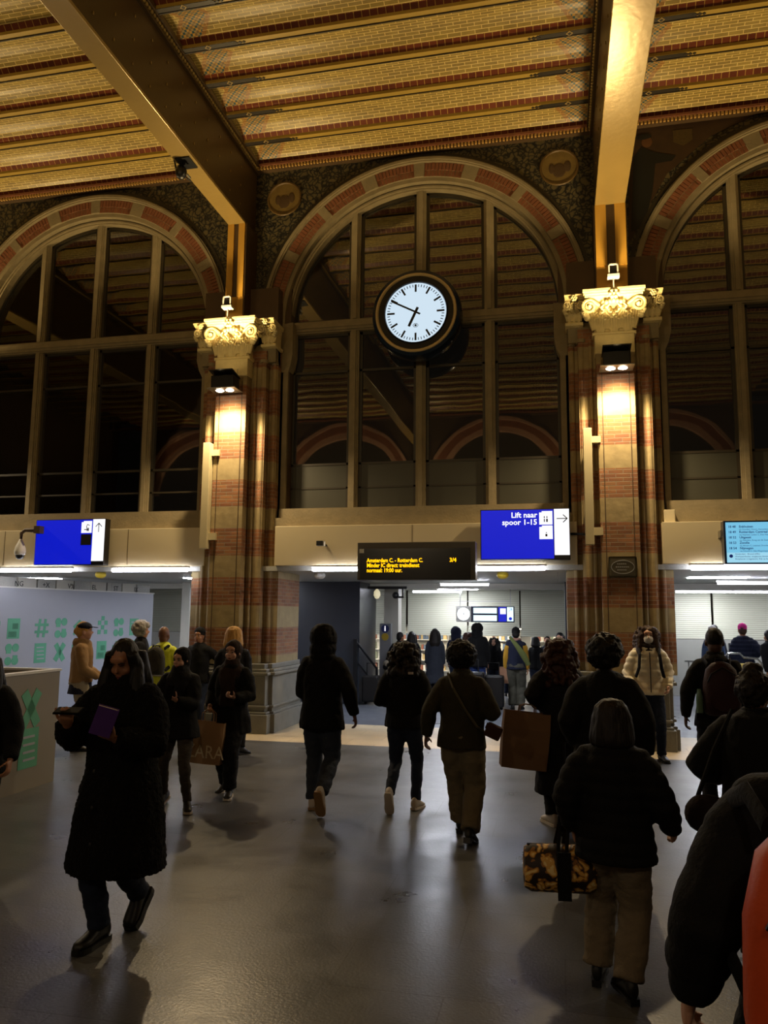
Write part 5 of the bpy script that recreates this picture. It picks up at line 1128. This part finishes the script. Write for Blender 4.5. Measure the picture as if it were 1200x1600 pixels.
# --- left foreground
def buckle(e, s, T, hp, tl):
    m = MB()
    for z in (1.0, .8, .6): m = MB(); m.sph((.02, .235, z), (.012, .008, .012), n=8, m=6); m.build('coat_button', SHB, e)
e1, h1 = person('person in long fuzzy black coat with long black hair looking down at a phone', -2.58, 4.42, 176, 1.74, 'tan', 1.12, rh=(.14, .34, 1.27), lh=(-.15, .30, 1.20), rf=(.06, .05, .10, 0, 4), lf=(.0, -.24, .20, 42, 0), top=FUZZ, hem=.42, m=.075, style='fuzzy', flare=.09, pants=JEAN, pw=.018, shoes=SHB, skind='chunky', hair='long', hm=HBK, hl=1.22, face=True, hp=24, hy=4, det=0, curl=.75, extra=buckle, palm=((0, -.3, 1), (0, -.5, .8)))
p = wpt(e1, h1[1]); ph = empty('phone', p+Vector((.02, -.01, .045)), 'black phone held by the person in the fuzzy coat', 'phone', None, .1)
MB().cbox((0, 0, 0), (.155, .075, .011), Matrix.Rotation(.35, 3, 'X')).build('phone_body', PHB, ph, bevel=.003); MB().cbox((0, -.002, .006), (.14, .066, .002), Matrix.Rotation(.35, 3, 'X')).build('phone_screen', mat('phone_glass', '#08090c', .5, noise_amt=0, spec=.1), ph)
p = wpt(e1, h1[-1]); bk = empty('book', p+Vector((.02, -.03, .08)), 'purple covered book held by the person in the fuzzy coat', 'book', None, 0)
Rb = Matrix.Rotation(.35, 3, 'Y') @ Matrix.Rotation(.5, 3, 'Z')
MB().cbox((0, 0, 0), (.105, .03, .15), Rb).build('pages', mat('paper_pages', '#a89f92', .8, noise_amt=.1, nscale=80), bk); pm = mat('purple_cover', '#4b2a78', .4, noise_amt=.25, nscale=20)
for sgn in (-1, 1): MB().cbox(Rb @ Vector((.003, sgn*.017, 0)), (.115, .004, .158), Rb).build('cover', pm, bk)
MB().cbox(Rb @ Vector((.056, 0, 0)), (.004, .036, .158), Rb).build('spine', pm, bk)
def s7(e, s, T, hp, tl): pass
e7, h7 = person('person in black headscarf and black coat holding a phone, grey leggings', -3.74, 7.45, 186, 1.56, 'light', 1.0, lh=(-.06, .27, 1.07), rh=(.14, .22, .98), rf=(.18, -.14, .10, 20, 10), lf=(-.16, .12, .09, 0, -25), top=BLK, hem=.76, m=.045, style='coat', flare=.12, pants=GRYL, pw=.004, shoes=SHB, sole=SHW, hair='hijab', hm=BLK2, hl=.42, face=True, hy=-14, hp=8, det=0, curl=.8, palm=((0, -.3, 1), (0, -.4, .9)))
p = wpt(e7, h7[-1]); ph = empty('phone', p+Vector((0, -.02, .05)), 'dark phone held by the person in the black headscarf', 'phone'); MB().cbox((0, 0, 0), (.075, .01, .15), Matrix.Rotation(-.5, 3, 'X')).build('phone_body', PHB, ph, bevel=.003)
e8, h8 = person('person in brown headscarf and black coat carrying a shopping bag', -3.47, 8.12, 180, 1.60, 'light', 1.02, rh=(.20, .10, .92), lh=(-.13, .25, 1.04), rf=(.10, -.16, .10, 15, 14), lf=(-.07, .14, .09, 0, -14), top=BLK, hem=.70, m=.05, style='coat', flare=.1, pants=BLK2, pw=.03, shoes=SHB, sole=SHW, hair='hijab', hm=BRNH, hl=.62, face=True, det=0, curl=.9)
# paper shopping bag
def paper_bag(loc, w_, d_, h, col, label, rz=0, tilt=0, word=None, handle=.12, hcol=None, squash=.0):
    e = empty('paper_bag', loc, label, 'bag', None, rz); pm = mat('kraft_paper', col, .75, noise_amt=.12, nscale=5, bump=.25, bscale=9)
    R_ = Matrix.Rotation(tilt, 3, 'Y'); m = MB()
    rings = []
    for t, z in ((1, 0), (1.02, -.3*h), (1.0, -.7*h), (.97, -h)):
        rings.append([R_ @ Vector((sx*w_/2*t, sy*d_/2*(.6+.4*min(1, -z/h*2)), z)) for sx, sy in ((-1, -1), (0, -1.25), (1, -1), (1, 1), (0, 1.25), (-1, 1))])
    m.loft(rings, caps=False); m.add(rings[-1], [(0, 1, 2, 3, 4, 5)]); o = m.build('bag_body', pm, e)
    so = o.modifiers.new('s', 'SOLIDIFY'); so.thickness = .003
    for sy in (-1, 1):
        hm_ = MB(); hm_.tube([R_ @ Vector(q) for q in ((-w_*.18, sy*d_*.3, -.03), (-w_*.17, sy*d_*.25, handle*.7), (-w_*.08, sy*.01, handle), (w_*.08, sy*.01, handle), (w_*.17, sy*d_*.25, handle*.7), (w_*.18, sy*d_*.3, -.03))], .006, 6); hm_.build('handle', hcol or pm, e)
    if word:
        o = text('lettering', word, .175, (0, 0, 0), mat('pale_print', '#e2d2b0', .7, noise_amt=.05), e, 'CENTER', .001, bold=.0, sx=.92)
        o.matrix_local = R_.to_4x4() @ Matrix.Translation((.015, -d_*.62, -h*.86)) @ Matrix.Rotation(PI/2+.05, 4, 'X') @ Matrix.Diagonal((.95, 1.1, 1, 1))
    return e
p = wpt(e8, h8[1]); paper_bag((p.x+.02, p.y-.04, p.z-.11), .38, .13, .42, '#a88560', 'brown paper shopping bag with pale lettering carried by the person in brown headscarf', .05, .06, 'ZARA', .12)

# --- right group
person('person in long dark coat with long reddish brown curly hair', .0, 7.72, 8, 1.69, 'light', 1.05, lh=(-.20, .02, 1.08), rh=(.2, .15, 1.0), lf=(-.09, .0, .09, 0, -20), rf=(.09, -.06, .09, 0, 10), top=BLK2, hem=.30, m=.05, style='coat', flare=.05, pants=BLK, shoes=SHW, sole=SHW, hair='curly_long', hm=HRB, hl=1.22, det=1)
paper_bag((-.30, 7.55, 1.03), .42, .17, .50, '#75573a', 'large plain brown paper bag carried beside the long dark coat', .2, .10, None, .07)
e = empty('black_tote', (.08, 7.35, 0), 'black upright trolley bag on the floor beside the long dark coat', 'bag'); MB().box(-.12, .12, -.1, .1, .06, .52).build('bag_body', BLK, e, bevel=.03); MB().tube([(-.05, 0, .5), (-.05, 0, .8), (.05, 0, .8), (.05, 0, .5)], .012, 6).build('handle', DARKMET, e); MB().box(-.1, .1, -.105, -.1, .12, .16).build('white_trim', SHW, e)
for sx in (-.08, .08): MB().sph((sx, 0, .03), .03).build('wheel', DARKMET, e)
person('person in bulky black coat with short dark hair behind the person in beige trousers', .34, 6.3, -6, 1.72, 'tan', 1.16, lh=(-.24, .08, .95), rh=(.28, .02, .9), top=BLK, hem=.66, m=.07, style='coat', flare=.15, pants=BLK, hair='afro', hm=HBK, hood='down', det=1)
def straps15(e, s, T, hp, tl):
    for sx in (-1, 1): m = MB(); m.tube([(sx*.12, -.1, 1.47*s), (sx*.125, .03, 1.49*s), (sx*.13, .165, 1.38*s), (sx*.145, .185, 1.22*s), (sx*.18, .13, 1.1*s)], .04, 8, flat=.5); m.build('backpack_strap', BLK2, e)
    MB().tube([(0, .165, 1.42*s), (0, .185, 1.2*s), (0, .19, .9*s)], .006, 6).build('zip', SHB, e)
    scarf(cloth('dark_scarf', '#2a1f1c'))(e, s, T, hp, tl)
e15, _ = person('person in cream puffer jacket and white face mask by the right pillar', 1.19, 11.45, 182, 1.78, 'light', 1.0, rh=(.23, .14, .98), lh=(-.23, .12, .98), rf=(.10, .02, .09, 0, 12), lf=(-.13, .04, .09, 0, -14), top=WPUF, hem=.86, m=.05, pants=JEAN, pw=.012, shoes=SHB, hair='curly_long', hm=HBR, hl=1.36, face=True, mask=True, det=0, puff=.014, extra=straps15)
e16, h16 = person('short person with dark bob, black puffer jacket and beige trousers seen from behind', .27, 4.47, -14, 1.44, 'light', 1.26, lh=(-.22, .0, .78), rh=(.27, .12, .80), lf=(-.12, .06, .09, 0, -4), rf=(.06, -.07, .09, 0, -34), top=BLK, hem=.80, m=.06, puff=.010, pants=BEI, pw=.035, shoes=SHB, sole=SHB, skind='boot', hair='bob', hm=HDB, det=0, curl=1.0)
# floral duffel
def floral():
    m, nt, b = newmat('floral_print'); tc = N(nt, 'ShaderNodeTexCoord'); nz = N(nt, 'ShaderNodeTexNoise', Scale=9.0, Detail=2.0); L(nt, tc, 'Object', nz, 'Vector')
    mx = N(nt, 'ShaderNodeMix', data_type='RGBA'); mx.inputs[0].default_value = .18; L(nt, tc, 'Object', mx, 6); L(nt, nz, 'Color', mx, 7)
    vo = N(nt, 'ShaderNodeTexVoronoi', Scale=24.0); L(nt, mx, 2, vo, 'Vector')
    cr = N(nt, 'ShaderNodeValToRGB'); r = cr.color_ramp; r.interpolation = 'CONSTANT'; r.elements[0].color = lin('#e0c888'); r.elements[1].position = .42; r.elements[1].color = lin('#8a5a1e'); q = r.elements.new(.52); q.color = lin('#1c0c0a'); q = r.elements.new(.25); q.color = lin('#cf9f48')
    L(nt, vo, 'Distance', cr, 0); L(nt, cr, 0, b, 'Base Color'); b.inputs['Roughness'].default_value = .6; return m
p = wpt(e16, h16[-1]); fb = empty('duffel_bag', (p.x-.09, p.y-.03, .44), 'duffel bag with yellow and dark floral print held by the short person', 'bag', None, .1)
m = MB(); m.loft([[Vector((x, .11*c_*math.cos(k*PI/8), .125+.125*c_*math.sin(k*PI/8)*(1 if math.sin(k*PI/8) > 0 else .95))) for k in range(16)] for x, c_ in ((-.19, .55), (-.185, .85), (-.15, 1), (.15, 1), (.185, .85), (.19, .55))]); m.build('bag_body', floral(), fb, smooth=True)
for x in (-.012, .032): MB().tube([(x, -.114, .05), (x, -.12, .13), (x, -.08, .24), (x+.02, -.01, .38), (x, .08, .24), (x, .12, .1)], .010, 8, flat=.5).build('handle', BLK, fb)
MB().tube([(-.17, 0, .245), (.17, 0, .245)], .006, 6).build('zip', DARKMET, fb)
MB().box(-.02, .05, -.122, -.112, .0, .24).build('dark_band', BLK, fb)

# backpacks
def backpack(loc, rz, w_, h, d_, m_, label, pocket=None, low=None, s=1):
    e = empty('backpack', loc, label, 'backpack', None, rz); m = MB()
    rings = []
    for t, ww, dd in ((0, .72, .7), (.04, .92, .95), (.25, 1, 1.1), (.6, .97, 1), (.85, .8, .8), (.96, .5, .5), (1, .2, .3)):
        rings.append([Vector((w_/2*ww*math.copysign(abs(math.cos(2*PI*k/20))**.7, math.cos(2*PI*k/20)), d_/2*dd*math.sin(2*PI*k/20), h*t)) for k in range(20)])
    m.loft(rings); o = m.build('main_body', m_, e, smooth=True)
    q = MB(); q.loft([[Vector((w_*.36*a*math.cos(2*PI*k/16), -d_*.5-.03*a, h*.3+h*.2*a*math.sin(2*PI*k/16))) for k in range(16)] for a in (1, .95, .01)]); q.build('front_pocket', pocket or m_, e, smooth=True)
    q = MB(); q.tube([(-w_*.4, -d_*.42, h*.62), (-w_*.3, -d_*.52, h*.78), (0, -d_*.40, h*.9), (w_*.3, -d_*.52, h*.78), (w_*.4, -d_*.42, h*.62)], .007, 6); q.build('zip_line', DARKMET, e)
    MB().tube([(-.04, d_*.3, h*.96), (-.03, d_*.3, h*1.04), (.03, d_*.3, h*1.04), (.04, d_*.3, h*.96)], .008, 6).build('top_loop', BLK2, e)
    for sx in (-1, 1): MB().tube([(sx*.10, d_*.45, h*.92), (sx*.12, d_*.5+.07, h*1.02), (sx*.13, d_*.5+.2, h*.93), (sx*.14, d_*.5+.24, h*.7), (sx*.17, d_*.5+.14, h*.35), (sx*.13, d_*.4, h*.15)], .026, 10, flat=.35).build('shoulder_strap', BLK2, e, smooth=True)
    return e
person('person in black jacket with cropped dark hair wearing a maroon backpack', 1.49, 8.3, -2, 1.80, 'dark', 1.06, lh=(-.29, .0, .95), top=BLK, hem=.84, m=.04, pants=BLK, hair='cropped', hm=HBK, det=1)
bp = backpack((1.49, 8.06, 1.0), 0, .34, .50, .20, MRN, 'maroon backpack on the back of the person with cropped hair'); MB().lathe((-.2, .0, .02), [(.03, 0), (.032, .15), (.02, .19), (.018, .22)], 14).build('water_bottle', mat('bottle_green', '#5f7a68', .15, noise_amt=0), bp, smooth=True)
person('person with dark hair in a bun and dark coat in front of the maroon backpack', 1.07, 4.85, -32, 1.60, 'tan', 1.16, lh=(-.26, .12, .98), rh=(.2, .2, 1.0), top=BLK, hem=.62, m=.065, style='coat', flare=.12, pants=BLK, hair='bun', hm=HDB, det=0)
sb = empty('shoulder_bag', (.78, 4.76, .78), 'dark rounded bag under the elbow of the person with a bun', 'bag'); q = MB(); q.sph((0, 0, .06), (.13, .09, .11)); remesh(q, 'bag_body', cloth('dark_plum_bag', '#1b0f12'), sb, .012, 1, folds(.008, 5)); MB().tube([(-.06, 0, .12), (.05, .03, .4), (.16, .05, .62)], .012, 6).build('strap', BLK, sb)
person('large person in black padded coat wearing an orange backpack at the lower right edge', .66, 2.14, -4, 1.80, 'light', 1.5, lh=(-.36, .04, .98), rh=(.3, .1, 1.0), top=BLK, hem=.62, m=.062, puff=.006, style='coat', flare=.1, pants=BLK, hair='short', hm=HDB, hood='down', det=0)
ORB = mat('orange_nylon', '#cc4a14', .5, noise_amt=.08, nscale=8, bump=.15, bscale=25)
ob = backpack((.53, 1.82, .98), 0, .36, .52, .20, ORB, 'bright orange backpack worn by the large person at the right edge', ORB)
m = MB(); m.loft([[Vector((.17*a*math.cos(2*PI*k/20), .11*a*math.sin(2*PI*k/20), z)) for k in range(20)] for z, a in ((-.05, .6), (-.03, .9), (.06, .98), (.10, 1.0))]); m.build('black_base', BLK2, ob, smooth=True)
text('lettering', 'DEUTER', .035, (-.10, -.128, .20), mat('print_white2', '#c9c2b8', .6, noise_amt=0), ob, 'LEFT', .001, rot=(PI/2, -PI/2, 0))

# --- left side, mid distance
person('person in black jacket half cut off by the left edge', -4.15, 5.14, 195, 1.62, 'tan', 1.05, rh=(.2, .2, .95), lh=(-.27, .12, .85), lf=(-.12, .1, .09, 0, -20), rf=(.1, -.1, .09, 0, 10), top=BLK, hem=.80, m=.05, pants=BLK2, shoes=SHB, sole=SHW, hair='long', hm=HBK, face=True, det=1)
person('person in tan hoodie with navy cap standing by the tall hoarding', -6.60, 10.1, -62, 1.76, 'light', 1.05, lh=(-.1, .25, 1.0), rh=(.15, .25, 1.0), top=TAN, hem=.93, m=.045, style='hoodie', pants=LGT, pw=.03, shoes=SHB, hair='cap', hm=HBL, det=1, extra=lambda e, s, T, hp, tl: MB().loft([ell((0, 0, z*s), rx*s, ry*s) for z, rx, ry in ((.78, .22, .17), (.86, .20, .155), (.97, .18, .14))]).build('dark_skirt', NVY, e, smooth=True))
person('grey-haired person beyond the tan hoodie', -6.55, 11.6, -70, 1.74, 'light', 1.0, top=BLK2, hem=.8, hair='afro', hm=HGY, det=2)
person('person in bright yellow jacket with shaved head seen from behind', -5.78, 10.9, 3, 1.70, 'brown', 1.14, top=HIV, hem=.84, m=.045, pants=BLK2, hair='bald', det=1, hood='no', extra=lambda e, s, T, hp, tl: MB().loft([ell((0, 0, z*s), .195*s*1.14, .145*s*1.14) for z in (1.02, 1.06)]).build('reflective_band', mat('silver_tape', '#b8b8b0', .3, metal=.6, noise_amt=0), e, smooth=True))
backpack((-5.77, 10.66, 1.02), .05, .30, .40, .17, cloth('grey_olive_pack', '#3a3830'), 'small grey-black backpack on the yellow jacket')
person('person in black hooded jacket standing beyond the yellow jacket', -5.72, 12.0, 178, 1.66, 'tan', 1.05, top=BLK, hem=.84, m=.04, hair='beanie', hood=BLK, hm=HBK, face=True, det=2, rh=(.2, .18, 1.05), lh=(-.32, .0, .98))
person('blonde person in black jacket and heeled boots beyond the brown headscarf', -4.42, 10.35, 12, 1.70, 'light', 1.05, top=BLK2, hem=.82, m=.05, pants=BLK, shoes=SHB, skind='boot', hair='bob', hm=HBL, rf=(.14, .0, .10, 10, 40), lf=(-.05, .1, .09, 0, 30), det=1)

# --- passage, far
far = [
 ('person in black jacket bending forward beside the info pillar', -3.72, 17.6, -35, 1.52, dict(lean=(0, .28), top=BLK, m=.05, hair='short', pants=LGT, pw=.05)),
 ('dark-haired person beyond the curly haired walker', -3.42, 18.6, 0, 1.52, dict(hair='long', top=BLK2)),
 ('person in long slate grey coat with long dark hair in the passage', -2.86, 18.6, 4, 1.60, dict(top=GREYC, hem=.38, style='coat', flare=.06, hair='long', hm=HDB, hood='down')),
 ('person in navy hooded top right of the slate grey coat', -2.40, 18.9, -10, 1.62, dict(top=NVY, hair='hood', style='hoodie', hood='up')),
 ('red-haired person in dark jacket left of the tall hooded figure', -2.02, 18.3, 10, 1.53, dict(hair='curly_long', hm=HRB, hl=1.45)),
 ('tall person in black hooded coat and blue jeans under the hanging screens', -1.80, 18.0, 0, 1.72, dict(hair='hood', top=BLK, hood='up', m=.06, pants=cloth('blue_jeans', '#26386a'), hem=.8)),
 ('bearded person facing us behind the counter', -3.15, 20.2, 180, 1.30, dict(top=WHITE, hair='short', face=True)),
 ('person in dark jacket just left of the right dark column', .02, 15.4, 170, 1.60, dict(top=BLK, hair='short', skin='light')),
 ('person in dark jacket crouched over the counter far right of the beanie', -.55, 19.6, 0, 1.40, dict(hair='bob')),
 ('person in grey jacket in the crowd by the shop', -.28, 20.1, 180, 1.42, dict(top=GREYC, hair='short', face=True)),
 ('person in white top in the crowd by the shop', -.05, 19.9, 150, 1.36, dict(top=WHITE, hair='long')),
 ('person in black in the crowd by the shop, closest to the column', .18, 20.2, 20, 1.44, dict(hair='short')),
 ('dark-haired person left of the beanie, half hidden by suitcases', -1.50, 19.0, 170, 1.40, dict(top=BLK2, hair='curly_long', face=True)),
 ('person in dark blue among the luggage in the passage', -1.2, 19.6, 0, 1.34, dict(top=NVY, hair='short')),
 ('person with pink knitted hat and navy puffer jacket behind the luggage cart', 3.90, 18.5, 4, 1.78, dict(top=NVY, puff=.02, m=.06, hair='beanie', hood=PINK, rh=(.22, .05, 1.08), b=1.08, hm=HBR)),
 ('person in grey hat and blue jacket left of the pink hat', 3.36, 18.9, -30, 1.72, dict(top=BLUJ, hair='beanie', hood=cloth('grey_knit', '#8d8b88'), hm=HGY)),
 ('person in dark cap and pale jacket close behind the grey hat', 3.50, 19.5, -20, 1.75, dict(top=GREYC, hair='short')),
 ('person in black jacket at the right edge beside the luggage cart', 4.42, 17.8, 20, 1.66, dict(top=BLK, lean=(-.12, .1), m=.06, pants=JEAN)),
 ('seated-looking person left of the dark slab behind the handrail', -6.35, 17.4, 178, 1.36, dict(top=BLK2, hair='short', face=True)),
]
for lab, x, y, hd, H, kw in far:
    if hd > 150: kw.setdefault('skin', 'light')
    person(lab, x, y, hd, H, det=2, **kw)
e23, h23 = person('person in black beanie and navy vest with mustard sleeves, back turned', -.88, 16.9, -3, 1.66, 'light', 1.1, top=NVY, sleeve=MUST, style='vest', hem=.86, m=.045, pants=OGR, pw=.04, hair='beanie', hood=BLK, det=1, extra=scarf(RSC))
gb = empty('sling_bag', (-.74, 16.72, 1.02), 'olive green sling bag across the navy vest', 'bag'); MB().tube([(-.26, .04, .47), (-.12, -.03, .30), (.02, -.04, .10), (.12, .02, -.1)], [.03, .05, .07, .05], 10, flat=.5).build('bag_body', cloth('olive_sling', '#5c6336'), gb, smooth=True)
o = MB().box(-.10, .10, -.04, .04, 0, .34).build('paper_bag', mat('small_kraft', '#9a7358', .8), bevel=.004); o.location = (-1.13, 16.95, .52); o['label'] = 'small pinkish brown bag hanging left of the mustard sleeve'; o['category'] = 'bag'
